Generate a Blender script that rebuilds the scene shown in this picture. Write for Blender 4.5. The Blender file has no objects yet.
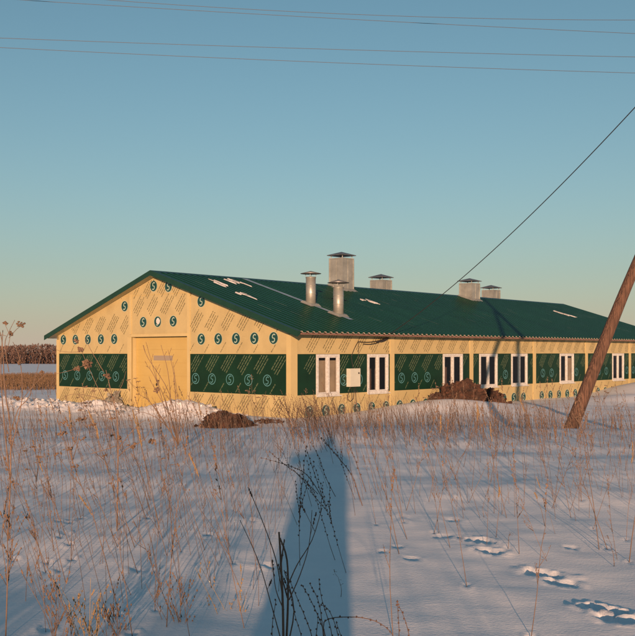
import bpy, math, random
import numpy as np
from mathutils import Vector, Matrix, noise as mnoise

C = bpy.context.scene.collection
R = math.radians

# ------------------------------------------------------------------ camera, sky, sun, exposure
F, CX, CY, CAMZ = 943.0, 317.5, 352.0, 2.32          # focal length / principal point measured on the photograph
SUN_EL, SUN_AZ = 5.9, 1.4                            # elevation; shadows run away from the camera, a touch to the right
cam_d = bpy.data.cameras.new('camera'); cam = bpy.data.objects.new('camera', cam_d); C.objects.link(cam)
cam.location = (0, 0, CAMZ); cam.rotation_euler = (R(90), 0, 0)
cam_d.sensor_width = 36; cam_d.lens = 36*F/636
cam_d.shift_y = 34/636; cam_d.clip_start = 0.05; cam_d.clip_end = 5000
bpy.context.scene.camera = cam

world = bpy.data.worlds.new('World'); bpy.context.scene.world = world; world.use_nodes = True
wn = world.node_tree; wn.nodes.clear()
sky = wn.nodes.new('ShaderNodeTexSky'); sky.sky_type = 'NISHITA'; sky.sun_disc = False
sky.sun_elevation = R(SUN_EL); sky.sun_rotation = R(180+SUN_AZ)
sky.air_density = 1.0; sky.dust_density = .45; sky.ozone_density = 3.0; sky.altitude = 100
bg = wn.nodes.new('ShaderNodeBackground'); bg.inputs['Strength'].default_value = 0.075
wo = wn.nodes.new('ShaderNodeOutputWorld')
hs = wn.nodes.new('ShaderNodeHueSaturation'); hs.inputs['Saturation'].default_value = .80
tint = wn.nodes.new('ShaderNodeMixRGB'); tint.blend_type = 'MULTIPLY'; tint.inputs[0].default_value = 1; tint.inputs[2].default_value = (0.87, 1.17, 1.06, 1)
# pale dust layer low in the air, all round the horizon
wtc = wn.nodes.new('ShaderNodeTexCoord'); wsx = wn.nodes.new('ShaderNodeSeparateXYZ'); wab = wn.nodes.new('ShaderNodeMath'); wab.operation = 'ABSOLUTE'
wmu = wn.nodes.new('ShaderNodeMath'); wmu.operation = 'MULTIPLY'; wmu.inputs[1].default_value = -9
wex = wn.nodes.new('ShaderNodeMath'); wex.operation = 'EXPONENT'; wsc = wn.nodes.new('ShaderNodeMath'); wsc.operation = 'MULTIPLY'; wsc.inputs[1].default_value = .85
wmx = wn.nodes.new('ShaderNodeMixRGB'); wmx.inputs[2].default_value = (4.4, 3.4, 2.8, 1)
wn.links.new(wtc.outputs['Generated'], wsx.inputs[0]); wn.links.new(wsx.outputs[2], wab.inputs[0]); wn.links.new(wab.outputs[0], wmu.inputs[0])
wn.links.new(wmu.outputs[0], wex.inputs[0]); wn.links.new(wex.outputs[0], wsc.inputs[0]); wn.links.new(wsc.outputs[0], wmx.inputs[0])
wn.links.new(sky.outputs[0], hs.inputs['Color']); wn.links.new(hs.outputs[0], tint.inputs[1]); wn.links.new(tint.outputs[0], wmx.inputs[1]); wn.links.new(wmx.outputs[0], bg.inputs[0]); wn.links.new(bg.outputs[0], wo.inputs[0])

sun_d = bpy.data.lights.new('sun', 'SUN'); sun = bpy.data.objects.new('sun', sun_d); C.objects.link(sun)
sun_dir = Vector((math.sin(R(SUN_AZ))*math.cos(R(SUN_EL)), math.cos(R(SUN_AZ))*math.cos(R(SUN_EL)), -math.sin(R(SUN_EL))))
sun.rotation_euler = sun_dir.to_track_quat('-Z', 'Y').to_euler()
sun.location = (-3, -30, 12)
sun_d.energy = 5.0; sun_d.angle = R(0.55); sun_d.color = (1.0, 0.57, 0.34)

sc = bpy.context.scene
sc.view_settings.view_transform = 'Standard'; sc.view_settings.look = 'None'
sc.view_settings.gamma = 1; sc.view_settings.use_curve_mapping = False
sc.view_settings.exposure = 0.80
sc.render.engine = 'CYCLES'
sc.cycles.max_bounces = 6; sc.cycles.diffuse_bounces = 3; sc.cycles.glossy_bounces = 3
sc.cycles.transmission_bounces = 4; sc.cycles.transparent_max_bounces = 6

# ------------------------------------------------------------------ helpers
def tag(o, label=None, cat=None, group=None, kind=None):
    if label: o['label'] = label
    if cat: o['category'] = cat
    if group: o['group'] = group
    if kind: o['kind'] = kind
    elif cat: o['kind'] = 'thing'
    return o

def empty(name, loc=(0,0,0), rz=0.0):
    o = bpy.data.objects.new(name, None); C.objects.link(o)
    o.location = loc; o.rotation_euler = (0,0,rz); o.empty_display_size = .2
    return o

class MB:
    """collects faces, each with a material index, and links them as ONE mesh object"""
    def __init__(s): s.v = []; s.f = []; s.m = []; s.smooth = []
    def add(s, vs, fs, mi=0, sm=False):
        b = len(s.v); s.v.extend([tuple(v) for v in vs])
        for f in fs: s.f.append(tuple(i+b for i in f)); s.m.append(mi); s.smooth.append(sm)
    def quad(s, a, b, c, d, mi=0): s.add([a,b,c,d], [(0,1,2,3)], mi)
    def box(s, x0, x1, y0, y1, z0, z1, mi=0):
        v = [(x0,y0,z0),(x1,y0,z0),(x1,y1,z0),(x0,y1,z0),(x0,y0,z1),(x1,y0,z1),(x1,y1,z1),(x0,y1,z1)]
        s.add(v, [(3,2,1,0),(4,5,6,7),(0,1,5,4),(1,2,6,5),(2,3,7,6),(3,0,4,7)], mi)
    def tube(s, pts, rad, n=5, mi=0, sm=True, cap=True):
        pts = [Vector(p) for p in pts]; vs = []; fs = []
        if not hasattr(rad, '__len__'): rad = [rad]*len(pts)
        ref = Vector((0.31,0.83,0.46))
        for i, p in enumerate(pts):
            t = (pts[min(i+1,len(pts)-1)]-pts[max(i-1,0)])
            t = t.normalized() if t.length > 1e-9 else Vector((0,0,1))
            a = t.cross(ref)
            if a.length < .15: a = t.cross(Vector((1,0,0)))
            a.normalize(); b = t.cross(a)
            for k in range(n):
                an = 2*math.pi*k/n
                vs.append(p + (a*math.cos(an)+b*math.sin(an))*rad[i])
        for i in range(len(pts)-1):
            for k in range(n):
                k2 = (k+1) % n
                fs.append((i*n+k, i*n+k2, (i+1)*n+k2, (i+1)*n+k))
        if cap and n > 2:
            fs.append(tuple(range(n-1,-1,-1))); fs.append(tuple((len(pts)-1)*n+k for k in range(n)))
        s.add(vs, fs, mi, sm)
    def blob(s, c, rx, ry, rz, rng, mi=0, jit=.25):
        """small faceted seed or clod"""
        base = [(1,0,0),(-1,0,0),(0,1,0),(0,-1,0),(0,0,1),(0,0,-1)]
        q = Matrix.Rotation(rng.uniform(0,6.3), 3, Vector((rng.uniform(-1,1),rng.uniform(-1,1),rng.uniform(-1,1.1))).normalized())
        vs = []
        for b in base:
            w = q @ Vector(b)
            k = 1+rng.uniform(-jit,jit)
            vs.append((c[0]+w.x*rx*k, c[1]+w.y*ry*k, c[2]+w.z*rz*k))
        s.add(vs, [(0,2,4),(2,1,4),(1,3,4),(3,0,4),(2,0,5),(1,2,5),(3,1,5),(0,3,5)], mi)
    def mesh(s, name, mats):
        me = bpy.data.meshes.new(name); me.from_pydata(s.v, [], s.f)
        if not isinstance(mats, (list, tuple)): mats = [mats]
        for m in mats: me.materials.append(m)
        if s.f:
            me.polygons.foreach_set('material_index', s.m)
            me.polygons.foreach_set('use_smooth', s.smooth)
        me.update(); return me
    def build(s, name, mats, parent=None):
        o = bpy.data.objects.new(name, s.mesh(name, mats)); C.objects.link(o)
        if parent is not None: o.parent = parent
        return o

def mat(name, col, rough=.7, metal=0., spec=.5, var=0., vscale=3., var2=None, bump=0., bscale=20., stretch=None, coords='Object'):
    """principled material with procedural colour variation and bump"""
    m = bpy.data.materials.new(name); m.use_nodes = True; nt = m.node_tree
    p = nt.nodes['Principled BSDF']
    p.inputs['Base Color'].default_value = (*col, 1); p.inputs['Roughness'].default_value = rough
    p.inputs['Metallic'].default_value = metal; p.inputs['Specular IOR Level'].default_value = spec
    tc = nt.nodes.new('ShaderNodeTexCoord'); src = tc.outputs[coords]
    if stretch:
        mp = nt.nodes.new('ShaderNodeMapping'); mp.inputs['Scale'].default_value = stretch
        nt.links.new(src, mp.inputs[0]); src = mp.outputs[0]
    if var > 0:
        n = nt.nodes.new('ShaderNodeTexNoise'); n.inputs['Scale'].default_value = vscale
        n.inputs['Detail'].default_value = 6; n.inputs['Roughness'].default_value = .6
        nt.links.new(src, n.inputs['Vector'])
        r = nt.nodes.new('ShaderNodeValToRGB'); r.color_ramp.elements[0].position = .3; r.color_ramp.elements[1].position = .72
        a = tuple(c*(1-var) for c in col); b = var2 if var2 else tuple(min(1, c*(1+var)) for c in col)
        r.color_ramp.elements[0].color = (*a, 1); r.color_ramp.elements[1].color = (*b, 1)
        nt.links.new(n.outputs['Fac'], r.inputs[0]); nt.links.new(r.outputs[0], p.inputs['Base Color'])
    if bump > 0:
        n2 = nt.nodes.new('ShaderNodeTexNoise'); n2.inputs['Scale'].default_value = bscale; n2.inputs['Detail'].default_value = 5
        nt.links.new(src, n2.inputs['Vector'])
        bp = nt.nodes.new('ShaderNodeBump'); bp.inputs['Strength'].default_value = 1; bp.inputs['Distance'].default_value = bump
        nt.links.new(n2.outputs['Fac'], bp.inputs['Height']); nt.links.new(bp.outputs[0], p.inputs['Normal'])
    return m

M = {}
M['film'] = mat('yellow_film', (.345,.290,.145), .42, var=.12, vscale=1.1, bump=.010, bscale=1.6)
M['film_trim'] = mat('yellow_trim', (.39,.325,.16), .4, var=.06, vscale=1.5)
M['door'] = mat('door_cream', (.355,.27,.095), .45, var=.06, vscale=1.2)
M['green_film'] = mat('green_film', (.003,.022,.011), .5, spec=.25, var=.25, vscale=1.1, bump=.008, bscale=1.6)
M['ink_dark'] = mat('dark_ink', (.075,.075,.04), .5)
M['ink_light'] = mat('pale_ink', (.085,.115,.062), .5)
M['logo_green'] = mat('logo_green', (.005,.042,.042), .45)
M['logo_pale'] = mat('logo_pale', (.28,.38,.32), .5)
M['logo_blue'] = mat('logo_blue', (.06,.19,.22), .5)
M['groove'] = mat('joint', (.36,.27,.10), .7)
M['roof'] = mat('roof_green', (.003,.026,.013), .38, spec=.4, var=.22, vscale=.8, stretch=(1,.35,1))
M['roof_trim'] = mat('roof_trim_green', (.004,.030,.018), .45, var=.15, vscale=2)
M['primer'] = mat('sheet_edge', (.34,.31,.27), .6, var=.2, vscale=6)
M['fascia'] = mat('eave_board', (.16,.085,.07), .6, var=.3, vscale=5)
M['zinc'] = mat('galvanised_sheet', (.27,.29,.275), .45, metal=.45, var=.22, vscale=2.2, bump=.004, bscale=6)
M['zinc_dark'] = mat('weathered_cap', (.13,.14,.15), .5, metal=.5, var=.3, vscale=5)
M['flash'] = mat('flashing', (.26,.32,.35), .4, metal=.3, var=.25, vscale=3)
M['frame'] = mat('taped_window_frame', (.46,.47,.45), .45, var=.26, vscale=14, var2=(.52,.55,.56))
M['white'] = mat('white_enamel', (.40,.42,.37), .4, var=.06, vscale=4)
M['dark'] = mat('dark_detail', (.02,.018,.015), .6)
M['board'] = mat('inner_board', (.30,.25,.17), .8, var=.2, vscale=3)
M['inside'] = mat('inside_dark', (.13,.09,.075), .9, var=.2, vscale=2)
M['cable'] = mat('black_cable', (.014,.013,.014), .6)
M['wire'] = mat('aluminium_wire', (.07,.085,.11), .5, metal=.2)
M['pole'] = mat('pole_wood', (.07,.038,.026), .9, var=.7, vscale=9, stretch=(4,4,.22), var2=(.15,.082,.055), bump=.05, bscale=9)
M['iron'] = mat('iron', (.06,.05,.045), .6, metal=.5, var=.3, vscale=8)
M['glassy'] = mat('porcelain', (.55,.5,.45), .25)
M['earth'] = mat('earth', (.016,.009,.007), .95, var=.7, vscale=5.5, var2=(.075,.033,.019), bump=.02, bscale=12)
M['greylump'] = mat('grey_rubble', (.15,.15,.13), .9, var=.4, vscale=6, bump=.02, bscale=8)
M['stalk'] = mat('dry_stalk', (.14,.092,.062), .8, var=.35, vscale=14)
M['stalk_dark'] = mat('dark_stalk', (.085,.052,.036), .8, var=.3, vscale=14)
M['straw'] = mat('straw', (.25,.185,.095), .8, var=.3, vscale=14)
M['seed'] = mat('seed_head', (.14,.09,.058), .9, var=.45, vscale=20)
M['seed_dark'] = mat('dark_bud', (.075,.045,.034), .9, var=.3, vscale=20)
M['plume'] = mat('plume', (.22,.15,.075), .9, var=.35, vscale=20)
M['wood'] = mat('far_wood', (.085,.055,.046), .95, var=.15, vscale=.05, coords='Object')
M['skin'] = mat('skin', (.5,.32,.24), .6)
M['coat'] = mat('dark_coat', (.03,.035,.05), .85, var=.2, vscale=5)
M['hair'] = mat('dark_hair', (.04,.025,.018), .8)
M['lens'] = mat('camera_black', (.02,.02,.02), .4)

# glass: dark tinted with a fresnel reflection
g = bpy.data.materials.new('window_glass'); g.use_nodes = True; nt = g.node_tree; nt.nodes.clear()
o_ = nt.nodes.new('ShaderNodeOutputMaterial'); tr = nt.nodes.new('ShaderNodeBsdfTransparent'); tr.inputs[0].default_value = (.75,.75,.75,1)
gl = nt.nodes.new('ShaderNodeBsdfGlossy'); gl.inputs['Roughness'].default_value = .04
fr = nt.nodes.new('ShaderNodeFresnel'); ge = nt.nodes.new('ShaderNodeNewGeometry')
io = nt.nodes.new('ShaderNodeMapRange'); io.inputs['To Min'].default_value = 1.5; io.inputs['To Max'].default_value = 1/1.5
nt.links.new(ge.outputs['Backfacing'], io.inputs['Value']); nt.links.new(io.outputs[0], fr.inputs[0])
mx = nt.nodes.new('ShaderNodeMixShader')
nt.links.new(fr.outputs[0], mx.inputs[0]); nt.links.new(tr.outputs[0], mx.inputs[1]); nt.links.new(gl.outputs[0], mx.inputs[2]); nt.links.new(mx.outputs[0], o_.inputs[0])
M['glass'] = g
M['dirty_snow'] = mat('dirty_snow', (.34,.34,.35), .8, var=.25, vscale=2.5, var2=(.58,.60,.62), bump=.02, bscale=9)
M['tarp'] = M['frame']

# snow
s = bpy.data.materials.new('snow'); s.use_nodes = True; nt = s.node_tree; p = nt.nodes['Principled BSDF']
p.inputs['Roughness'].default_value = .62; p.inputs['Specular IOR Level'].default_value = .25
tc = nt.nodes.new('ShaderNodeTexCoord')
n1 = nt.nodes.new('ShaderNodeTexNoise'); n1.inputs['Scale'].default_value = 1.4; n1.inputs['Detail'].default_value = 8; n1.inputs['Roughness'].default_value = .65
n2 = nt.nodes.new('ShaderNodeTexNoise'); n2.inputs['Scale'].default_value = 45; n2.inputs['Detail'].default_value = 5
mp = nt.nodes.new('ShaderNodeMapping'); mp.inputs['Rotation'].default_value = (0,0,R(35)); mp.inputs['Scale'].default_value = (1.0,2.4,1)
n3 = nt.nodes.new('ShaderNodeTexNoise'); n3.inputs['Scale'].default_value = 2.2; n3.inputs['Detail'].default_value = 6
nt.links.new(tc.outputs['Object'], n1.inputs['Vector']); nt.links.new(tc.outputs['Object'], n2.inputs['Vector'])
nt.links.new(tc.outputs['Object'], mp.inputs[0]); nt.links.new(mp.outputs[0], n3.inputs['Vector'])
cr = nt.nodes.new('ShaderNodeValToRGB'); cr.color_ramp.elements[0].position = .3; cr.color_ramp.elements[1].position = .7
cr.color_ramp.elements[0].color = (.74,.77,.81,1); cr.color_ramp.elements[1].color = (.84,.86,.88,1)
nt.links.new(n1.outputs['Fac'], cr.inputs[0]); nt.links.new(cr.outputs[0], p.inputs['Base Color'])
b1 = nt.nodes.new('ShaderNodeBump'); b1.inputs['Strength'].default_value = 1; b1.inputs['Distance'].default_value = .0022
b2 = nt.nodes.new('ShaderNodeBump'); b2.inputs['Strength'].default_value = 1; b2.inputs['Distance'].default_value = .004
nt.links.new(n2.outputs['Fac'], b1.inputs['Height']); nt.links.new(n3.outputs['Fac'], b2.inputs['Height'])
nt.links.new(b2.outputs[0], b1.inputs['Normal']); nt.links.new(b1.outputs[0], p.inputs['Normal'])
M['snow'] = s

# ------------------------------------------------------------------ the barn's frame (world <-> barn coordinates)
B0 = Vector((-0.9, 32.0, 0.0)); ANG = math.atan2(.748, .664)
U = Vector((math.cos(ANG), math.sin(ANG), 0)); V = Vector((-math.sin(ANG), math.cos(ANG), 0))
def to_world(x, y, z=0): return B0 + U*x + V*y + Vector((0,0,z))
def side_x(px, off=0.0):        # position along the long wall that a measured column falls on
    t = (px-CX)/F; bx = B0 + V*off
    return (t*bx.y - bx.x)/(U.x - t*U.y)
def gable_y(px, off=0.0):
    t = (px-CX)/F; bx = B0 + U*off
    return (t*bx.y - bx.x)/(V.x - t*V.y)
def side_z(px, py): x = side_x(px); return CAMZ-(py-CY)*to_world(x,0).y/F
def gable_z(px, py): y = gable_y(px); return CAMZ-(py-CY)*to_world(0,y).y/F

BL, BW, ZE, ZR = 33.1, 14.05, 2.97, 5.42        # length, width, eave and ridge height
OVF, OVB, OVG = .70, .32, .40                   # overhangs: front eave, rear eave, gable
YR = 7.03
SLF = (ZR-ZE)/(YR+OVF); SLB = (ZR-2.98)/(BW-YR+OVB)
def roof_z(y): return ZR-(YR-y)*SLF if y < YR else ZR-(y-YR)*SLB

# ------------------------------------------------------------------ the ground
rs = np.random.RandomState(5)
def waves(n, lo, hi, seed):
    r = np.random.RandomState(seed); out = []
    for _ in range(n):
        lam = lo*(hi/lo)**r.rand(); a = r.rand()*2*np.pi
        out.append((2*np.pi/lam*np.cos(a), 2*np.pi/lam*np.sin(a), r.rand()*6.28, lam))
    return out
W1 = waves(14, 1.6, 7.0, 1); W2 = waves(22, .35, 1.4, 2); W3 = waves(10, 9, 40, 3)
prints = []       # (x, y, angle, length, width, depth)
pits = []         # (x, y, radius)
def ss(a, b, x): t = np.clip((x-a)/(b-a), 0, 1); return t*t*(3-2*t)
def height0(x, y):
    x = np.asarray(x, float); y = np.asarray(y, float)
    dx = x-B0.x; dy = y-B0.y
    bx = dx*U.x+dy*U.y; by = dx*V.x+dy*V.y        # barn coordinates
    crest = 19.2 + .5*np.sin(x*.31+1) + .25*np.sin(x*.9)
    t = ss(0, 7.5, y-crest)
    near = .72 - .012*np.clip(-x-1.5, 0, 8)*ss(24, 10, y)
    low = .03*np.ones_like(x)
    z = near*(1-t) + low*t
    # the far fields fall away
    z = z - ss(60, 350, y)*1.8 
    g = lambda cx, cy, sx, sy, a: a*np.exp(-((bx-cx)/sx)**2-((by-cy)/sy)**2)
    z = z + g(8.0, -1.2, 2.9, 2.2, .40) + g(5.2, -.8, 2.0, 1.5, .10)
    z = z + .98/(1+np.exp(-(bx-23.6)/1.3))*np.exp(-((by+2.6)/3.6)**2)
    z = z + g(18.5, -4.0, 2.2, 2.0, .26)
    z = z + g(3.0, -1.2, 3.5, 1.2, .10)
    z = z + g(-1.6, 3.9, 1.2, 1.9, .60) + g(-1.3, .8, 1.2, 1.2, .12)
    z = z + g(-1.9, 12.0, 1.3, 2.6, .24) + g(-1.6, 8.6, 1.0, 1.2, .30) + g(-2.2, 15.5, 1.6, 1.6, .30)
    amp = ss(1.0, 4.0, y)*(1-.6*ss(20, 60, y))+.2
    for kx, ky, ph, lam in W1: z = z + .0016*lam**.8*amp*np.sin(kx*x+ky*y+ph)
    for kx, ky, ph, lam in W3: z = z + .0010*lam*np.sin(kx*x+ky*y+ph)*ss(24, 60, np.hypot(x,y))
    return z
def height(x, y):
    z = height0(x, y); x = np.asarray(x, float); y = np.asarray(y, float)
    f = ss(2, 4, y)*(1-ss(24, 34, y))
    for kx, ky, ph, lam in W2: z = z + .0013*lam*f*np.sin(kx*x+ky*y+ph)
    for (px, py, an, le, wi, de) in prints:
        ca, sa = math.cos(an), math.sin(an)
        a = ((x-px)*ca+(y-py)*sa)/le; b = (-(x-px)*sa+(y-py)*ca)/wi
        r = np.sqrt(a*a+b*b); th = np.arctan2(b, a); sd = px*37+py*11
        r = r*(1+.16*np.sin(3*th+sd)+.10*np.sin(7*th+2*sd)+.07*np.sin(13*th+3*sd))
        z = z - de*(1-ss(.62, 1.0, r))*(1+.25*np.sin(a*5+sd)) + de*.35*np.exp(-((r-1.18)/.22)**2)
    for (px, py, ra) in pits:
        r = np.hypot(x-px, (y-py)*.8)/ra
        z = z - .26*ra*(1-ss(.3, 1.0, r)) + .15*ra*np.exp(-((r-1.2)/.3)**2)
    return z
def hz(x, y): return float(height0(np.array([x]), np.array([y]))[0])
def on_ground(px, py):
    """where the measured point of the photograph meets the snow"""
    tx = (px-CX)/F; tz = (py-CY)/F
    d = 3.0
    while d < 120:
        if CAMZ-tz*d <= hz(tx*d, d): break
        d += .04
    return (tx*d, d)
def at(px, py, d): return Vector(((px-CX)/F*d, d, CAMZ-(py-CY)/F*d))

# animal tracks and the hollows melted round the stems
rnd = random.Random(11)
for (a, b, an, le, wi, de) in [(478,541,-.75,.19,.075,.060),(490,552,-.6,.15,.075,.055),(541,573,-.7,.19,.08,.062),(560,583,-.65,.16,.07,.055),
        (603,611,-.7,.18,.085,.070),(621,621,-.6,.18,.09,.065),(449,520,-.2,.17,.055,.035),(441,537,-.1,.10,.06,.03),(330,500,.1,.15,.05,.03),
        (383,552,0,.06,.05,.03),(398,548,0,.06,.05,.03),(410,560,.1,.08,.05,.035),(270,566,.1,.14,.05,.03),
        (143,570,.1,.13,.045,.03),(570,548,0,.07,.045,.03)]:
    x, y = on_ground(a, b); prints.append((x, y, an, le*.95, wi*.95, de*(.52 if (a > 470 and b > 535) else .42)))

# ------------------------------------------------------------------ where the weeds stand (drawn before the ground, which dips round them)
WEEDS = []        # (x, y, kind, height, lean_x, lean_y, spin)
def weed_density(px, py):
    if px < 265: return 1.0 if py < 600 else .9
    if px < 352: return .12 if py > 470 else .4
    if py > 560: return .05
    if py > 520: return .35
    return 1.0
placed = []
def scatter(n, lo, hi, kinds, mind):
    k = 0; tries = 0
    while k < n and tries < n*60:
        tries += 1
        px = rnd.uniform(-90, 725); py = lo+(hi-lo)*rnd.random()
        q = min(max(px, 0), 634)
        if rnd.random() > weed_density(q, py): continue
        x, y = on_ground(px, py)
        if any((x-a)**2+(y-b)**2 < mind*mind for a, b in placed): continue
        placed.append((x, y)); k += 1
        left = q < 400
        lean = rnd.gauss(-.22 if left else (-.16 if rnd.random() < .6 else .12), .13)
        WEEDS.append((x, y, rnd.choice(kinds), rnd.uniform(.62, 1.18), lean, rnd.gauss(0, .12), rnd.uniform(0, 6.28)))
scatter(80, 500, 640, 'AABBBDE', .12)
scatter(84, 462, 500, 'AABBBDE', .14)
scatter(70, 441, 462, 'AABBD', .16)
scatter(62, 429, 441, 'AABB', .18)
for (a, b, kd, h, lx) in [(462,543,'A',.75,-.16),(450,548,'A',.9,-.2),(399,555,'B',1.1,-.18),(407,539,'B',1.15,-.32),(434,533,'B',1.05,.25),
        (508,549,'A',.16,.02),(555,534,'E',.52,-.26),(571,517,'B',.95,-.18),(545,526,'E',.34,-.2),(599,550,'A',1.3,-.1),(614,567,'A',.22,.02),
        (626,540,'E',.85,.05),(629,562,'B',1.4,.1),(593,529,'A',.8,.3),(576,522,'A',.7,-.2),(484,518,'A',.2,-.3),(496,539,'E',.45,.1),
        (230,548,'B',1.05,-.36),(312,506,'B',1.0,-.3),(150,511,'B',1.0,-.3),(70,545,'B',1.0,-.4),(46,573,'A',1.1,-.3),(95,505,'A',.9,-.35),
        (118,547,'B',1.2,-.42),(155,612,'A',.85,.02),(36,493,'B',.95,-.3),(205,528,'A',1.1,-.25),(181,552,'B',1.15,-.2),(207,535,'B',.8,-.1),
        (355,500,'C',.9,-.4),(346,574,'C',.85,-.3),(335,560,'C',.8,-.35),(300,566,'C',.9,-.05),(341,598,'A',.16,.2),(297,490,'C',.7,-.4)]:
    x, y = on_ground(a, b); placed.append((x, y)); WEEDS.append((x, y, kd, h, lx, rnd.gauss(0,.08), rnd.uniform(0,6.28)))
for k in range(26):
    x, y = on_ground(rnd.uniform(286,350), rnd.uniform(431,452)); WEEDS.append((x, y, 'C', rnd.uniform(.6,1.0), rnd.gauss(-.35,.15), rnd.gauss(0,.1), rnd.uniform(0,6.28)))
for (x, y, kd, h, lx, ly, sp) in WEEDS:
    if y < 13 and rnd.random() < .55: pits.append((x, y, rnd.uniform(.025, .06)))

def build_ground():
    rr = [0.0, .5, 1.0, 1.6, 2.2]
    r = 2.7
    while r < 900:
        rr.append(r); r *= 1.0085 if 4.2 < r < 24 else (1.005 if 31 < r < 46 else (1.013 if r < 55 else 1.05))
    fine = np.arange(-27, 27.01, .135)
    coarse1 = np.linspace(27, 333, 110)[1:-1]
    ang = np.radians(np.concatenate([fine, coarse1]))
    nr, na = len(rr), len(ang)
    RR = np.array(rr[1:])[:, None]; X = RR*np.sin(ang)[None, :]; Y = RR*np.cos(ang)[None, :]
    Z = height(X.ravel(), Y.ravel()).reshape(X.shape)
    # rough thrown-up snow against the gable
    dx = X-B0.x; dy = Y-B0.y; bx = dx*U.x+dy*U.y; by = dx*V.x+dy*V.y
    mask = (np.exp(-((bx+1.8)/1.6)**2)*np.clip(ss(4.6, 6, by)+.35*ss(0, 2, by), 0, 1)*(1-ss(16.5, 18.5, by)))
    idx = np.argwhere(mask > .05)
    for i, j in idx:
        P = Vector((X[i,j]*2.4, Y[i,j]*2.4, 0))
        n = abs(mnoise.noise(P))*.9+abs(mnoise.noise(P*2.3))*.7+abs(mnoise.noise(P*5.1))*.5-.35
        Z[i,j] += n*.22*mask[i,j]
    co = np.concatenate([[[0,0,float(height(np.array([0.]),np.array([0.]))[0])]], np.stack([X,Y,Z],-1).reshape(-1,3)])
    nr -= 1
    i = np.arange(nr-1)[:,None]; j = np.arange(na)[None,:]; j2 = (j+1) % na
    q = np.stack([1+i*na+j, 1+i*na+j2, 1+(i+1)*na+j2, 1+(i+1)*na+j], -1).reshape(-1,4)[:, ::-1]
    tri = np.stack([np.zeros(na,int), 1+(np.arange(na)+1)%na, 1+np.arange(na)], -1)[:, ::-1]
    me = bpy.data.meshes.new('snow_ground')
    me.vertices.add(len(co)); me.vertices.foreach_set('co', co.ravel())
    nl = len(q)*4+len(tri)*3
    me.loops.add(nl); me.loops.foreach_set('vertex_index', np.concatenate([q.ravel(), tri.ravel()]))
    me.polygons.add(len(q)+len(tri))
    st = np.concatenate([np.arange(len(q))*4, len(q)*4+np.arange(len(tri))*3])
    me.polygons.foreach_set('loop_start', st)
    me.update(calc_edges=True); me.validate()
    # make sure the faces look up
    me.polygons.foreach_set('use_smooth', [True]*len(me.polygons))
    if me.polygons[10].normal.z < 0: me.flip_normals()
    me.materials.append(M['snow'])
    o = bpy.data.objects.new('snow_ground', me); C.objects.link(o); tag(o, kind='structure')
build_ground()

# ------------------------------------------------------------------ the barn
barn = empty('barn', B0, ANG)
tag(barn, 'long low barn wrapped in printed yellow and green film under a dark green corrugated roof', 'barn')
rb = random.Random(3)

def ribbon(mb, pts, w, place, mi):
    """flat stroke through 2-D points, laid on a wall by place(a, b)"""
    n = len(pts); L = []; Rr = []
    for i in range(n):
        a = pts[max(i-1,0)]; b = pts[min(i+1,n-1)]
        dx, dy = b[0]-a[0], b[1]-a[1]; l = math.hypot(dx,dy) or 1
        nx, ny = -dy/l*w/2, dx/l*w/2
        L.append((pts[i][0]+nx, pts[i][1]+ny)); Rr.append((pts[i][0]-nx, pts[i][1]-ny))
    vs = [place(*q) for q in L]+[place(*q) for q in Rr]
    mb.add(vs, [(i, i+1, n+i+1, n+i) for i in range(n-1)], mi)
def disc(mb, cx, cy, r, place, mi, r0=0.0, n=22):
    if r0 <= 0: mb.add([place(cx+r*math.cos(6.2832*k/n), cy+r*math.sin(6.2832*k/n)) for k in range(n)], [tuple(range(n))], mi)
    else:
        vs = [place(cx+q*math.cos(6.2832*k/n), cy+q*math.sin(6.2832*k/n)) for q in (r, r0) for k in range(n)]
        mb.add(vs, [(k, (k+1)%n, n+(k+1)%n, n+k) for k in range(n)], mi)
def swirl(cx, cy, s):
    """the hooked figure inside the round mark: a loop above, a tail curling back below"""
    q = .40*s; up = []; lo = []
    for k in range(17):
        a = R(28+k*242/16); up.append((cx+q*.92*math.cos(a)+.10*s*(.5+math.sin(a)), cy+q+q*math.sin(a)))
        a = R(90-k*242/16); lo.append((cx+q*.92*math.cos(a)+.10*s*(-.5+math.sin(a)), cy-q+q*math.sin(a)))
    return up, lo
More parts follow.
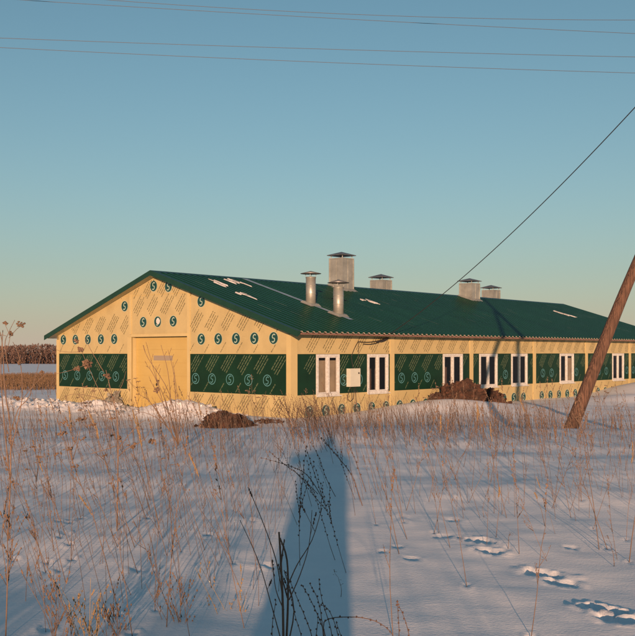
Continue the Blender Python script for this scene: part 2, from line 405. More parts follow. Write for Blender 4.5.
# material slots of a printed wall
PR = [M['film'], M['ink_dark'], M['logo_green'], M['logo_pale'], M['green_film'], M['ink_light'], M['logo_blue'], M['groove']]
def logo(mb, cx, cy, kind, pl):
    """pl(depth) gives a placer; depth in metres proud of the film"""
    r = .205
    if kind == 'solid':
        disc(mb, cx, cy, r+.018, pl(.003), 3, r0=r+.004)
        disc(mb, cx, cy, r, pl(.004), 2)
        a, b = swirl(cx, cy, .17)
        ribbon(mb, a, .036, pl(.007), 3); ribbon(mb, b, .036, pl(.0085), 3)
    else:
        disc(mb, cx, cy, r, pl(.004), 6, r0=r-.026)
        a, b = swirl(cx, cy, .16)
        ribbon(mb, a, .028, pl(.005), 6); ribbon(mb, b, .028, pl(.0065), 6)
def textblock(mb, cx, cy, ok, mi, pl, lines=4, ln=.86, ang=52, size=.034):
    """rows of small slanted print, letter by letter"""
    ca, sa = math.cos(R(ang)), math.sin(R(ang))
    for li in range(lines):
        off = (li-(lines-1)/2)*.105
        l = ln*rb.uniform(.78, 1.0); t = -ln/2+rb.uniform(0,.10)
        end = t+l; nxt = rb.randint(3, 8)
        while t < end:
            if nxt == 0: t += size*.7; nxt = rb.randint(3, 9); continue
            nxt -= 1
            w = size*rb.uniform(.5,.85); hgt = size*rb.choice((1.0,1.0,1.35,.9))
            q = []
            for (a, b) in ((t,-hgt/2),(t+w,-hgt/2),(t+w,hgt/2),(t,hgt/2)):
                q.append((cx + a*ca + (off)*sa - b*sa, cy + a*sa - (off)*ca + b*ca))
            t += w+size*.22
            if all(ok(*k) for k in q): mb.add([pl(.003)(*k) for k in q], [(0,1,2,3)], mi)

# ---- gable wall facing the camera (barn x = 0); a runs leftwards along +y
ydL, ydR = gable_y(131.0), gable_y(187.7)          # door opening
zd = gable_z(160, 335.0)
YB0, YB1 = gable_y(286.9), gable_y(190.0)          # right green band
YB2, YB3 = gable_y(127.4), gable_y(59.0)           # left green band
ZB0, ZB1 = .83, 2.25
T = .12
gw = MB()
def prism_gable(y0, y1, z0, mi=0):
    cuts = sorted(set([y0, y1]+([YR] if y0 < YR < y1 else [])))
    for a, b in zip(cuts[:-1], cuts[1:]):
        za, zb = roof_z(a)-.05, roof_z(b)-.05
        v = [(0,a,z0),(0,b,z0),(0,b,zb),(0,a,za),(T,a,z0),(T,b,z0),(T,b,zb),(T,a,za)]
        gw.add(v, [(0,3,2,1),(4,5,6,7),(0,4,7,3),(1,2,6,5),(3,7,6,2),(0,1,5,4)], mi)
prism_gable(0, ydR, -1.0); prism_gable(ydL, BW, -1.0); prism_gable(ydR, ydL, zd)
def plg(d): return lambda a, b: (-d, a, b)
# the print on the gable must read from outside, where +y runs to the left: mirror it
def plgm(cx):
    return lambda d: (lambda a, b: (-d, 2*cx-a, b))
for (a, b) in ((YB0, YB1), (YB2, YB3)):
    gw.add([(-.002,a,ZB0),(-.002,b,ZB0),(-.002,b,ZB1),(-.002,a,ZB1)], [(0,3,2,1)], 4)
# ok-tests in wall coordinates
def in_gable(y, z, m=.06):
    if z > roof_z(y)-.10 or y < .22+m or y > BW-.17: return False
    if abs(y-ydL) < .16 or abs(y-ydR) < .12: return False
    if ydR-.1 < y < ydL+.1 and z < zd+.08: return False
    return True
def g_up(y, z): return in_gable(y, z) and z > ZB1+.03
def g_low(y, z): return in_gable(y, z) and z < ZB0-.03 and z > -.4
def g_band(y, z): return (YB0+.04 < y < YB1-.04 or YB2+.04 < y < YB3-.04) and ZB0+.03 < z < ZB1-.03
def cx_logo(ok, cx, cz, kind, mirror=True):
    if all(ok(cx+.2*math.cos(a), cz+.2*math.sin(a)) for a in (0,.8,1.57,2.36,3.14,3.93,4.71,5.5)):
        logo(gw, cx, cz, kind, plgm(cx))
ys_r = [gable_y(p) for p in (201.3,218.3,236,254.4,273.6)]
ys_l = [gable_y(p) for p in (63.5,75.5,88,101,114.3)]
ys_m = [gable_y(p) for p in (143.3,157.7,173.3)]
for y in ys_r+ys_l+ys_m:
    cx_logo(g_up, y, 2.80+(.05 if y > 5 else 0)+(.70-.05 if y in ys_m else 0), 'solid')
    cx_logo(g_up, y, 4.20 if y not in ys_m else 99, 'solid')
for p in (153.7, 168.5): cx_logo(g_up, gable_y(p), 4.90 if p < 160 else 4.84, 'solid')
for p in (124.7,): cx_logo(g_up, gable_y(p), 4.17, 'solid')
for p in (195.7,212,230,248.5,267.3): cx_logo(g_band, gable_y(p), 1.33, 'ring')
for p in (65.2,77.5,89.7,102,116): cx_logo(g_band, gable_y(p), 1.32, 'ring')
step = .86
for k in range(18):
    y = .55+k*step
    def blk(cz, ok, mi, dy=0.0, **kw):
        yy = y+dy
        # mirrored test
        textblock(gw, yy, cz, lambda a, b: ok(2*yy-a, b), mi, plgm(yy), **kw)
    blk(3.46 if not (ydR-.2 < y < ydL+.2) else 4.15, g_up, 1); blk(4.86, g_up, 1, dy=.2); blk(1.93, g_band, 5); blk(.50, g_low, 1); blk(1.0, g_band, 5, dy=.35, lines=1, ln=.5)
    blk(2.42, g_up, 1, dy=.3, lines=1, ln=.5, size=.03)
for z in (4.56,):
    ya = YR-(ZR-z)/SLF*1.0+.35; yb = YR+(ZR-z)/SLB-.35
    gw.add([(-.0025,ya,z-.008),(-.0025,yb,z-.008),(-.0025,yb,z+.008),(-.0025,ya,z+.008)], [(0,3,2,1)], 7)
gw.build('gable_wall', PR, barn)

# white sticker over one mark
st = MB(); yst = gable_y(158.3); disc(st, yst, 3.52, .12, lambda a, b: (-.012, a, b), 0)
st.build('sticker', [M['frame']], barn)
# trims round the door bay and at the corners
def trim(name, x0, x1, y0, y1, z0, z1, m='film_trim'):
    t = MB(); t.box(x0, x1, y0, y1, z0, z1); return t.build(name, [M[m]], barn)
trim('corner_trim', -.022, .30, -.022, .20, -1, 2.92)
trim('corner_trim', -.022, .2, BW-.16, BW+.022, -1, 2.86)
trim('door_bay_trim', -.03, -.001, ydL-.055, ydL+.19, -1, zd-.07)
trim('door_bay_trim', -.03, -.001, ydL-.055, ydL+.06, zd+.05, roof_z(ydL)-.2)
trim('door_bay_trim', -.03, -.001, ydR-.15, ydR-.0, -1, roof_z(ydR)-.26)
trim('door_lintel', -.045, .02, ydR+.002, ydL-.058, zd-.06, zd+.045)
# sectional door, set back in its opening
dr = MB(); xd = .27
dr.box(xd, xd+.05, ydR+.01, ydL-.01, -1, zd-.062)
nsec = 6; hsec = (zd-.06+.15)/nsec
for k in range(nsec):
    z0 = -.15+k*hsec
    dr.box(xd-.018, xd, ydR+.02, ydL-.02, z0+.012, z0+hsec-.012)
    for q in (1, 2, 3): dr.box(xd-.022, xd-.0181, ydR+.02, ydL-.02, z0+hsec*q/4-.006, z0+hsec*q/4+.006)
door = dr.build('door', [M['door']], barn)
wn_ = MB(); ya, yb = gable_y(172.7, .25), gable_y(153.8, .25); wn_.box(xd-.03, xd-.023, ya, yb, 2.13-.14, 2.13+.05)
wn_.build('door_pane', [mat('dull_pane', (.22,.19,.15), .3)], door)
hd = MB(); hy = gable_y(157, .25)
hd.box(xd-.05, xd-.0225, hy-.02, hy+.02, .98, 1.10); hd.box(xd-.045, xd-.0225, hy-.015, hy+.015, .80, .86); hd.tube([(xd-.08, hy, 1.04),(xd-.08, hy-.12, 1.04)], .012, 6)
hd.build('handle', [M['dark']], door)
rv = MB()   # opening reveals
rv.box(T+.001, xd+.05, ydL-.008, ydL+.05, -1, zd); rv.box(T+.001, xd+.05, ydR-.05, ydR+.008, -1, zd); rv.box(T+.001, xd+.05, ydR, ydL, zd-.06, zd+.04)
rv.build('door_reveal', [M['film_trim']], barn)

# ---- long wall (barn y = 0)
WIN = [(315.9,339.2),(367,388),(442.6,462.3),(479,497),(511,527),(559.4,573.4),(612,623.5)]
WX = [(side_x(a), side_x(b)) for a, b in WIN]
XE = side_x(668)  
PIL = [side_x(p) for p in (391.8,471.1,534.1,586.2,629.6)]
PIL += [PIL[-1]+ (PIL[-1]-PIL[-2])]
WX += [(WX[-1][0]+ (PIL[-1]-PIL[-2])*.8, WX[-1][1]+(PIL[-1]-PIL[-2])*.8)]
WX = [w for w in WX if w[1] < BL-.4]; PIL = [p for p in PIL if p < BL-.5]
ZW0 = ZB0-.03
sw = MB()
ZT = ZE+ (OVF*SLF) - .06
sw.box(.0, BL, 0, T, -1.0, ZW0); sw.box(.0, BL, 0, T, ZB1, ZT)
edges = [0.]+[v for w in WX for v in w]+[BL]
for k in range(0, len(edges), 2): sw.box(edges[k], edges[k+1], .0, T, ZW0, ZB1)
def pls(d): return lambda a, b: (a, -d, b)
bands = []
xs = sorted([.30]+[v for w in WX for v in w]+[BL-.2]+[q for p in PIL for q in (p-.15, p+.15)])
# visible green pieces: from edge to edge between windows and pilasters
segs = []; cur = .30
stops = sorted([(w[0], w[1]) for w in WX]+[(p-.13, p+.13) for p in PIL])
for a, b in stops:
    if a-cur > .02: segs.append((cur, a))
    cur = max(cur, b)
segs.append((cur, BL-.15))
for a, b in segs: sw.add([(a,-.002,ZB0),(b,-.002,ZB0),(b,-.002,ZB1),(a,-.002,ZB1)], [(0,1,2,3)], 4)
def s_band(x, z): return ZB0+.03 < z < ZB1-.03 and any(a+.03 < x < b-.03 for a, b in segs)
def s_top(x, z): return ZB1+.03 < z < ZT-.05 and .32 < x < BL-.2 and not any(abs(x-p) < .16 for p in PIL)
def s_low(x, z): return -.3 < z < ZW0-.03 and .32 < x < BL-.2 and not any(abs(x-p) < .16 for p in PIL)
for k in range(40):
    x = side_x(309.2)+k*.872
    for ok, cz, kind in ((s_low, .24, 'solid'), (s_band, 1.31, 'ring')):
        xx = x+(.12 if kind == 'ring' else 0)
        if all(ok(xx+.2*math.cos(a), cz+.2*math.sin(a)) for a in (0,.8,1.57,2.36,3.14,3.93,4.71,5.5)): logo(sw, xx, cz, kind, pls)
    textblock(sw, x+.1, 1.95, s_band, 5, pls); textblock(sw, x+.25, 2.70, s_top, 1, pls, ln=1.0)
    textblock(sw, x+.35, .60, s_low, 1, pls, lines=1, ln=.5)
    textblock(sw, x+.45, 1.0, s_band, 5, pls, lines=1, ln=.5)
sw.build('side_wall', PR, barn)
for p in PIL: trim('pilaster', p-.13, p+.13, -.028, -.001, -1, 2.93)

def window(x0, x1, board):
    f = MB(); fw = .075; z0, z1 = ZW0-.02, ZB1-.01; y0, y1 = -.035, .07
    x0 += .012; x1 -= .012
    xm = (x0+x1)/2
    f.box(x0, x0+fw, y0, y1, z0, z1); f.box(x1-fw, x1, y0, y1, z0, z1)
    f.box(x0+fw+.001, x1-fw-.001, y0+.002, y1, z1-fw, z1); f.box(x0+fw+.001, x1-fw-.001, y0+.002, y1, z0, z0+fw)
    f.box(xm-.04, xm+.04, y0+.004, y1, z0+fw+.001, z1-fw-.001)
    o = f.build('window', [M['frame']], barn)
    s_ = MB(); s_.box(x0-.03, x1+.03, -.11, -.0365, z0-.035, z0+.0); s_.build('sill', [M['frame']], o)
    for a, b in ((x0+fw, xm-.04), (xm+.04, x1-fw)):
        c = MB(); w = .042; a += .004; b -= .004; c0, c1 = z0+fw+.004, z1-fw-.004
        c.box(a, a+w, -.014, .05, c0, c1); c.box(b-w, b, -.014, .05, c0, c1)
        c.box(a+w+.001, b-w-.001, -.012, .05, c0, c0+w); c.box(a+w+.001, b-w-.001, -.012, .05, c1-w, c1)
        c.build('sash', [M['frame']], o)
        p_ = MB(); p_.quad((a+w-.004,.016,c0+w-.004),(b-w+.004,.016,c0+w-.004),(b-w+.004,.016,c1-w+.004),(a+w-.004,.016,c1-w+.004)); p_.build('pane', [M['glass']], o)
    if board:
        bd = MB()
        if board == 1: bd.box(x0+.02, x1-.02, .10, .115, z0, z1-.22)
        else: bd.box(xm+.02, x1-.02, .10, .115, z0, z1-.22)
        bd.build('inner_board', [M['board']], o)
for k, (a, b) in enumerate(WX): window(a, b, {0:1, 5:2}.get(k, 0))

# rear walls and inside floor close the volume
bk = MB(); bk.box(0, BL, BW-T, BW, -1, roof_z(BW)-.05)
bk.build('rear_wall', [M['film']], barn)
eg = MB()
cuts = [T, YR, BW-T]
for a, b in zip(cuts[:-1], cuts[1:]):
    za, zb = roof_z(a)-.05, roof_z(b)-.05
    v = [(BL-T,a,-1),(BL-T,b,-1),(BL-T,b,zb),(BL-T,a,za),(BL,a,-1),(BL,b,-1),(BL,b,zb),(BL,a,za)]
    eg.add(v, [(0,3,2,1),(4,5,6,7),(0,4,7,3),(1,2,6,5),(3,7,6,2),(0,1,5,4)])
eg.build('end_wall', [M['film']], barn)
fl = MB(); fl.box(T+.2, BL-T-.01, T+.01, BW-T-.01, -.1, .02); fl.box(T+.5, BL-T-.01, 3.2, 3.3, .02, 3.2)
fl.build('inner_floor', [M['inside']], barn)

# ---- corrugated roof, ridge to eave
def roof_sheet():
    mb = MB(); pitch = .30; n = int((BL+2*OVG)/pitch)
    prof = [(0,0),(.09,0),(.125,.052),(.215,.052),(.25,0)]
    xs_, zs_ = [], []
    for k in range(n):
        for a, b in prof: xs_.append(-OVG+k*pitch+a); zs_.append(b)
    xs_.append(-OVG+n*pitch); zs_.append(0)
    for (ya, yb) in ((-OVF, YR), (BW+OVB, YR)):
        vs = []
        for th in (0.0, -.012):
            for yy in (ya, yb):
                for x, z in zip(xs_, zs_): vs.append((x, yy, (ZE if ya < 0 else 2.98) + z + th if yy == ya else ZR+z+th))
        m = len(xs_); fs = []; ms = []
        def q(a, b, c, d, mi): fs.append((a,b,c,d)); ms.append(mi)
        for i in range(m-1):
            q(i, i+1, m+i+1, m+i, 0); q(2*m+i+1, 2*m+i, 3*m+i, 3*m+i+1, 1); q(i+1, i, 2*m+i, 2*m+i+1, 1)
        for f_, mi in zip(fs, ms): pass
        b0 = len(mb.v); mb.v.extend(vs)
        for f_, mi in zip(fs, ms): mb.f.append(tuple(t+b0 for t in (f_ if ya < 0 else f_[::-1]))); mb.m.append(mi); mb.smooth.append(False)
    return mb
roof = roof_sheet().build('roof', [M['roof'], M['primer']], barn)
XR = BL+OVG
# ridge cap
rc = MB()
for sgn, sl in ((-1, SLF), (1, SLB)):
    rc.add([(-OVG-.02,YR,ZR+.055),(XR+.02,YR,ZR+.055),(XR+.02,YR+sgn*.24,ZR+.045-.24*sl),(-OVG-.02,YR+sgn*.24,ZR+.045-.24*sl)], [(0,1,2,3) if sgn < 0 else (3,2,1,0)])
rc.build('ridge_cap', [M['roof_trim']], roof)
# verge boards along both gables
for xa, xb in ((-OVG-.045, -OVG+.10), (XR-.10, XR+.045)):
    vb = MB()
    for (ya, za, yb, zb) in ((-OVF-.01, ZE, YR, ZR), (YR, ZR, BW+OVB+.01, 2.98)):
        v = []
        for (y_, z_) in ((ya, za), (yb, zb)):
            v += [(xa,y_,z_-.15),(xb,y_,z_-.05),(xb,y_,z_+.05),(xa,y_,z_+.055)]
        vb.add(v, [(0,1,2,3),(7,6,5,4),(0,4,5,1),(1,5,6,2),(2,6,7,3),(3,7,4,0)])
    vb.build('verge_trim', [M['roof_trim']], roof)
# soffit boards close the overhangs; fascia at the eave
sf = MB()
sf.box(-OVG+.02, XR-.02, -OVF+.06, -OVF+.10, ZE-.062, ZE-.020); sf.build('fascia', [M['fascia']], roof)
so = MB()
for (ya, za, yb, zb) in ((-OVF+.10, ZE+.0, YR, ZR), (YR, ZR, BW+OVB-.04, 2.98)):
    v = [(-OVG+.1,ya,za-.05),(XR-.1,ya,za-.05),(XR-.1,yb,zb-.05),(-OVG+.1,yb,zb-.05)]
    v += [(a,b,c-.02) for a,b,c in v]
    so.add(v, [(0,1,2,3),(7,6,5,4),(0,4,5,1),(1,5,6,2),(2,6,7,3),(3,7,4,0)])
so.build('soffit', [M['film_trim']], roof)

def roof_hit(px, py):
    """barn coordinates where the measured point lies on the near roof slope"""
    d = Vector(((px-CX)/F, 1, (CY-py)/F)); o = Vector((0,0,CAMZ))-B0
    oy = o.dot(V); dy = d.dot(V); ox = o.dot(U); dx = d.dot(U)
    k = (ZR-SLF*YR + SLF*oy - o.z)/(d.z - SLF*dy)
    return ox+k*dx, oy+k*dy, o.z+k*d.z
# flashing strip that runs down the slope past the round flues
x1, y1, _ = roof_hit(303, 302); x2, y2, _ = roof_hit(338, 316.5)
xf = (x1+x2)/2
def strip(xa, xb, ya, yb, zoff, m, name, wob=0):
    s_ = MB(); n = 24; rg = random.Random(7)
    for i in range(n):
        a = ya+(yb-ya)*i/n; b = ya+(yb-ya)*(i+1)/n
        s_.add([(xa,a,roof_z(a)+zoff),(xb,a,roof_z(a)+zoff),(xb,b,roof_z(b)+zoff),(xa,b,roof_z(b)+zoff)], [(0,1,2,3)])
    return s_.build(name, [m], roof)
strip(xf-.13, xf+.17, roof_hit(352,321)[1], YR-.2, .058, M['flash'], 'flashing')
# snow left in patches on the slope
def patch(px0, py0, px1, py1, seed, name='snow_patch'):
    a = roof_hit(px0, py0); b = roof_hit(px1, py1); rg = random.Random(seed); s_ = MB()
    n = 16
    for k in range(7):
        t = rg.random(); cx = a[0]+(b[0]-a[0])*t+rg.uniform(-.2,.2); cy = a[1]+(b[1]-a[1])*t+rg.uniform(-.2,.2)
        lx, ly = rg.uniform(.025,.07), rg.uniform(.12,.42)
        top = []; bot = []
        for j in range(n):
            an = 6.2832*j/n; q = 1+rg.uniform(-.25,.25)
            xx, yy = cx+lx*q*math.cos(an), cy+ly*q*math.sin(an); yy = min(yy, YR-.3)
            bot.append((xx, yy, roof_z(yy)+.02)); top.append((cx+(xx-cx)*.8, cy+(yy-cy)*.8, roof_z(cy+(yy-cy)*.8)+.066))
        s_.add(bot+top, [tuple(range(n, 2*n))]+[(j, (j+1)%n, n+(j+1)%n, n+j) for j in range(n)], 0)
    return s_.build(name, [M['dirty_snow']], roof)
patch(217,283,222,286,1); patch(228,281.5,240,284,2); patch(243,295,250,297,3); patch(362,300,376,304,4); patch(556,312.5,562,314,5); patch(563,315,569,316,6)

def roof_streaks(seed=4):
    """thin scrape marks and frost lines along the corrugations"""
    s_ = MB(); rg = random.Random(seed)
    for _ in range(60):
        x = rg.uniform(.2, BL); y = rg.uniform(.2, YR-1); l = rg.uniform(.15, .7); w = rg.uniform(.008,.018)
        x = -OVG + round((x+OVG)/.3)*.3+.17
        s_.add([(x-w,y,roof_z(y)+.056),(x+w,y,roof_z(y)+.056),(x+w,y+l,roof_z(y+l)+.056),(x-w,y+l,roof_z(y+l)+.056)], [(0,1,2,3)])
    tag(s_.build('frost_streaks', [M['flash']], roof), kind='stuff')
roof_streaks()

def square_stack(px, py_base, py_top, py_cap, wid, back=False, yb=None, dep=None, flash=True):
    """square galvanised vent shaft with a hipped rain cap on four stays; px is its centre column"""
    if back:
        # stands beyond the ridge: its column crosses the plane y = yb
        t = (px-CX)/F; bx = B0+V*yb; x = (t*bx.y-bx.x)/(U.x-t*U.y); y = yb
    else: x, y, _ = roof_hit(px, py_base)
    P = to_world(x, y); h = wid/2
    zt = CAMZ-(py_top-CY)*(P.y)/F; zc = CAMZ-(py_cap-CY)*P.y/F
    r = MB(); zb = min(roof_z(y-h), roof_z(y+h))-.05
    r.box(x-h, x+h, y-h, y+h, zb, zt)
    for (a, b) in ((-1,-1),(1,-1),(-1,1),(1,1)):
        r.box(x+a*h-.02, x+a*h+.02, y+b*h-.02, y+b*h+.02, zb, zt+.004)
    r.box(x-.02, x+.02, y-h-.012, y-h-.001, zb, zt-.02); r.box(x-h-.012, x-h-.001, y-.015, y+.015, zb, zt-.02)
    r.box(x-h-.015, x+h+.015, y-h-.015, y+h+.015, zt-.06, zt-.03)
    o = r.build('vent_shaft', [M['zinc']], barn)
    c = MB(); e = h*1.22; zc0 = zc-(zc-zt)*.52
    c.add([(x-e,y-e,zc0),(x+e,y-e,zc0),(x+e,y+e,zc0),(x-e,y+e,zc0),(x,y,zc),(x-e,y-e,zc0-.03),(x+e,y-e,zc0-.03),(x+e,y+e,zc0-.03),(x-e,y+e,zc0-.03)],
          [(0,1,4),(1,2,4),(2,3,4),(3,0,4),(8,7,6,5),(0,5,6,1),(1,6,7,2),(2,7,8,3),(3,8,5,0)])
    c.build('rain_cap', [M['zinc_dark']], o)
    for (a, b) in ((-1,-1),(1,-1),(-1,1),(1,1)):
        s_ = MB(); s_.tube([(x+a*h*.86, y+b*h*.86, zt-.1),(x+a*h*.86, y+b*h*.86, zc0-.01)], .02, 5); s_.build('cap_stay', [M['zinc']], o)
    if not back:
        fb = MB(); k = h+.16
        v = [(x-k,y-k,roof_z(y-k)+.036),(x+k,y-k,roof_z(y-k)+.036),(x+k,y+k,roof_z(y+k)+.04),(x-k,y+k,roof_z(y+k)+.04)]
        v += [(x-h-.01,y-h-.01,roof_z(y-h)+.13),(x+h+.01,y-h-.01,roof_z(y-h)+.13),(x+h+.01,y+h+.01,roof_z(y+h)+.13),(x-h-.01,y+h+.01,roof_z(y+h)+.13)]
        fb.add(v, [(0,1,5,4),(1,2,6,5),(2,3,7,6),(3,0,4,7)]); fb.build('base_flashing', [M['zinc']], o)
def round_flue(px, py_base, py_top, py_cap, wpx):
    x, y, _ = roof_hit(px, py_base); P = to_world(x, y); rr_ = wpx/2*P.y/F
    zt = CAMZ-(py_top-CY)*(P.y)/F; zc = CAMZ-(py_cap-CY)*P.y/F
    zb = roof_z(y)-.1
    r = MB(); n = 20
    r.tube([(x,y,zb),(x,y,zt)], rr_, n)
    for z in (zb+(zt-zb)*.45, zb+(zt-zb)*.72, zt-.03): r.tube([(x,y,z-.012),(x,y,z+.012)], rr_+.012, n)
    o = r.build('flue_pipe', [M['zinc']], barn)
    c = MB(); R0 = rr_*2.1; z0 = zc-(zc-zt)*.42
    c.tube([(x,y,z0-.012),(x,y,z0)], R0, 20); c.tube([(x,y,z0),(x,y,zc)], [R0, .01], 20); c.build('rain_cap', [M['zinc_dark']], o)
    for k in range(4):
        a = .6+k*1.5708; s_ = MB(); s_.tube([(x+rr_*.9*math.cos(a), y+rr_*.9*math.sin(a), zt-.08),(x+rr_*1.1*math.cos(a), y+rr_*1.1*math.sin(a), z0)], .011, 4); s_.build('cap_stay', [M['zinc']], o)
    f_ = MB(); k = rr_+.10; h = rr_+.03
    v = []
    for (q, dz) in ((k, .045), (h, .13)):
        v += [(x-q,y-q,roof_z(y-q)+dz),(x+q,y-q,roof_z(y-q)+dz),(x+q,y+q,roof_z(y+q)+dz),(x-q,y+q,roof_z(y+q)+dz)]
    f_.add(v, [(0,1,5,4),(1,2,6,5),(2,3,7,6),(3,0,4,7),(4,5,6,7)])
    f_.build('base_flashing', [M['zinc']], o)
round_flue(310.8, 305.5, 277, 271, 10)
round_flue(338.4, 316, 287, 279.5, 10.5)
square_stack(341.5, 289, 258.5, 251.8, .80)
square_stack(469.5, 299, 283.5, 278.2, .80)
square_stack(381, 0, 280.3, 274.0, .81, back=True, yb=9.4)
square_stack(491, 0, 290.2, 285.0, .81, back=True, yb=9.4)

# electric box on the wall between the first two windows
eb = MB(); ex0, ex1 = side_x(349.6, -.15), side_x(360.4, -.15); eb.box(ex0, ex1, -.15, -.004, 1.06, 1.72)
ebo = eb.build('electric_box', [M['white']], barn)
hg = MB(); hg.box(ex0+.03, ex1-.03, -.162, -.151, 1.09, 1.69); hg.build('box_door', [M['white']], ebo)
kn = MB(); kn.box(ex1-.14, ex1-.08, -.176, -.163, 1.52, 1.58); kn.build('latch', [M['dark']], ebo)
# cables hanging to the box and below it
def cable(pts, r, n=5):
    c_ = MB(); c_.tube(pts, r, n); c_.build('wall_cable', [M['cable']], barn)
def sag(a, b, drop, n=10):
    a = Vector(a); b = Vector(b); return [a.lerp(b, t/n)-Vector((0,0,drop*4*(t/n)*(1-t/n))) for t in range(n+1)]
kx = side_x(380)
cable(sag((kx,-.08,2.78),(side_x(357),-.06,2.70),.05), .016, 5); cable(sag((side_x(357),-.06,2.70),(side_x(350),-.06,2.15),-.05), .013, 5)
cable(sag((side_x(350),-.06,2.15),(side_x(352),-.06,1.70),.02), .013, 5); cable(sag((kx,-.08,2.74),(side_x(362),-.06,2.62),.06), .016, 5)
cable([(side_x(357.5),-.05,2.70),(side_x(357.5),-.05,1.72)], .010, 5)
x_ = side_x(346); cable([(side_x(350),-.05,1.05),(side_x(347),-.06,.80),(x_,-.06,.62),(side_x(349),-.06,.52),(side_x(352),-.06,.62),(side_x(353),-.05,.85),(side_x(353),-.05,1.05)], .014, 5)
for q in (350.5, 354.5): cable([(side_x(q),-.05,1.05),(side_x(q+.4),-.06,.5),(side_x(q-.2),-.05,-.2)], .012, 5)
for q in (0, .12, .26): cable(sag((kx-.35+q,-.1,2.72),(kx+.3+q*.4,-.1,2.86),.03), .03, 5)

# ------------------------------------------------------------------ utility pole with its leaning strut
px0 = 8.70; py0 = 22.0
TOP = 9.75
pb = empty('utility_pole', (px0, py0, hz(px0,py0)))
tag(pb, 'rough wooden utility pole with a leaning strut, standing on the snow at the right edge', 'utility pole')
gz = hz(px0,py0)
def wood_tube(mb, a, b, r0, r1, seed, n=11, seg=26):
    a = Vector(a); b = Vector(b); t = (b-a).normalized(); s1 = t.cross(Vector((0,1,0))).normalized(); s2 = t.cross(s1)
    vs = []; fs = []
    for i in range(seg+1):
        k = i/seg; c = a.lerp(b, k)+s1*.014*math.sin(k*9+seed)+s2*.012*math.sin(k*7+seed*2)
        for j in range(n):
            an = 6.2832*j/n; rr_ = (r0+(r1-r0)*k)*(1+.07*mnoise.noise(Vector((math.cos(an)*1.6, math.sin(an)*1.6+seed, k*9))))
            vs.append(c+(s1*math.cos(an)+s2*math.sin(an))*rr_)
    for i in range(seg):
        for j in range(n): fs.append((i*n+j, i*n+(j+1)%n, (i+1)*n+(j+1)%n, (i+1)*n+j))
    fs.append(tuple(range(n-1,-1,-1))); fs.append(tuple(seg*n+k for k in range(n)))
    mb.add(vs, fs, 0, True)
pm = MB(); wood_tube(pm, (0,0,-.5), (0,0,TOP-gz), .15, .10, 1); pm.build('pole_shaft', [M['pole']], pb)
bx_, by_ = on_ground(572, 428); 
foot = Vector((5.66-px0, 21.6-py0, hz(5.66,21.6)-gz-.30)); top = Vector((-.10, -.12, 7.35-gz))
sm_ = MB(); wood_tube(sm_, foot, top, .160, .085, 4, n=20, seg=60); sm_.build('strut', [M['pole']], pb)
bt = MB(); bt.tube([(-.25,-.12,7.05-gz),(.2,-.05,7.05-gz)], .03, 6); bt.tube([(0,0,7.0-gz),(0,0,7.12-gz)], .155, 12); bt.build('bolt_band', [M['iron']], pb)
WZ = [9.62, 9.22, 8.78, 8.40]
for k, (z, xo) in enumerate(zip((9.5, 8.65), (0,0))):
    ca = MB(); ca.box(-.05,.05,-.62,.62, z-gz-.06, z-gz+.04); ca.build('crossarm', [M['pole']], pb)
INS = [(0,-.55,9.5),(0,.55,9.5),(0,-.55,8.65),(0,.55,8.65)]
for (a, b, z) in INS:
    i_ = MB(); i_.tube([(a,b,z-gz+.04),(a,b,z-gz+.12)], .015, 5); i_.tube([(a,b,z-gz+.10),(a,b,z-gz+.14),(a,b,z-gz+.2)], [.05,.055,.03], 10); i_.build('insulator', [M['glassy']], pb)
# overhead wires: each runs from a far pole on the left to one on the right, above the frame's top
def wire_through(pts, name, label, m, r, ext=1):
    mb = MB(); mb.tube(pts, r, 5); o = mb.build(name, [m]); tag(o, label, 'wire', 'overhead power wires' if 'power' in name else None); return o
wl = [("highest", (0,-9), (120,1), (635,20)), ("second", (0,0), (300,17), (635,35)), ("third", (0,38), (300,48.5), (635,57)), ("lowest", (0,47.5), (300,61.5), (635,73))]
nm = {'highest':'topmost of the four thin power wires crossing the blue sky', 'second':'second power wire from the top, just under the topmost one',
      'third':'third power wire down, upper one of the lower pair in the sky', 'lowest':'lowest of the four thin power wires crossing the blue sky'}
for k, (w, a, b, c) in enumerate(wl):
    # a parabola in x through three measured points on the plane of the line, which the utility pole stands on
    D0, D1 = 21.4, 22.4
    def world(pt, px_lo=0, px_hi=635):
        d = D0+(D1-D0)*(pt[0]/635); d += (-.55 if k % 2 == 0 else .55)*.3
        return at(pt[0], pt[1], d)
    A, Bp, Cc = world(a), world(b), world(c)
    xs3 = np.array([A.x, Bp.x, Cc.x]); co = np.polyfit(xs3, np.array([A.z, Bp.z, Cc.z]), 2)
    co = co if co[0] > 0.0002 else np.array([.0006, *np.polyfit(xs3[[0,2]], np.array([A.z,Cc.z]), 1)])
    ly = np.polyfit(xs3[[0,2]], np.array([A.y, Cc.y]), 1)
    pts = [(x, np.polyval(ly, x), np.polyval(co, x)) for x in np.linspace(-26, 8.7 if False else 30, 60)]
    wire_through(pts, 'power_wire', nm[w], M['wire'], .0058)
# service cable from the pole to the barn wall
a = at(700, 36, 22.0); a = Vector((px0-.1, py0, 9.35)); mid1 = at(635, 108, 22.6); e_ = to_world(kx, -.12, 2.80)
pts = []
m_ = at(520, 222, 27.5)
n = 36
P0, P1, P2, P3 = a, at(635,108,23.3), at(510,230,29.0), e_
for i in range(n+1):
    t = i/n; z = a.lerp(e_, t); z.z -= 4*.50*t*(1-t)
    pts.append(z)
o = MB(); o.tube(pts, .0125, 6); o = o.build('service_cable', [M['cable']]); tag(o, 'black service cable sloping down from the upper right to the barn eave', 'cable')

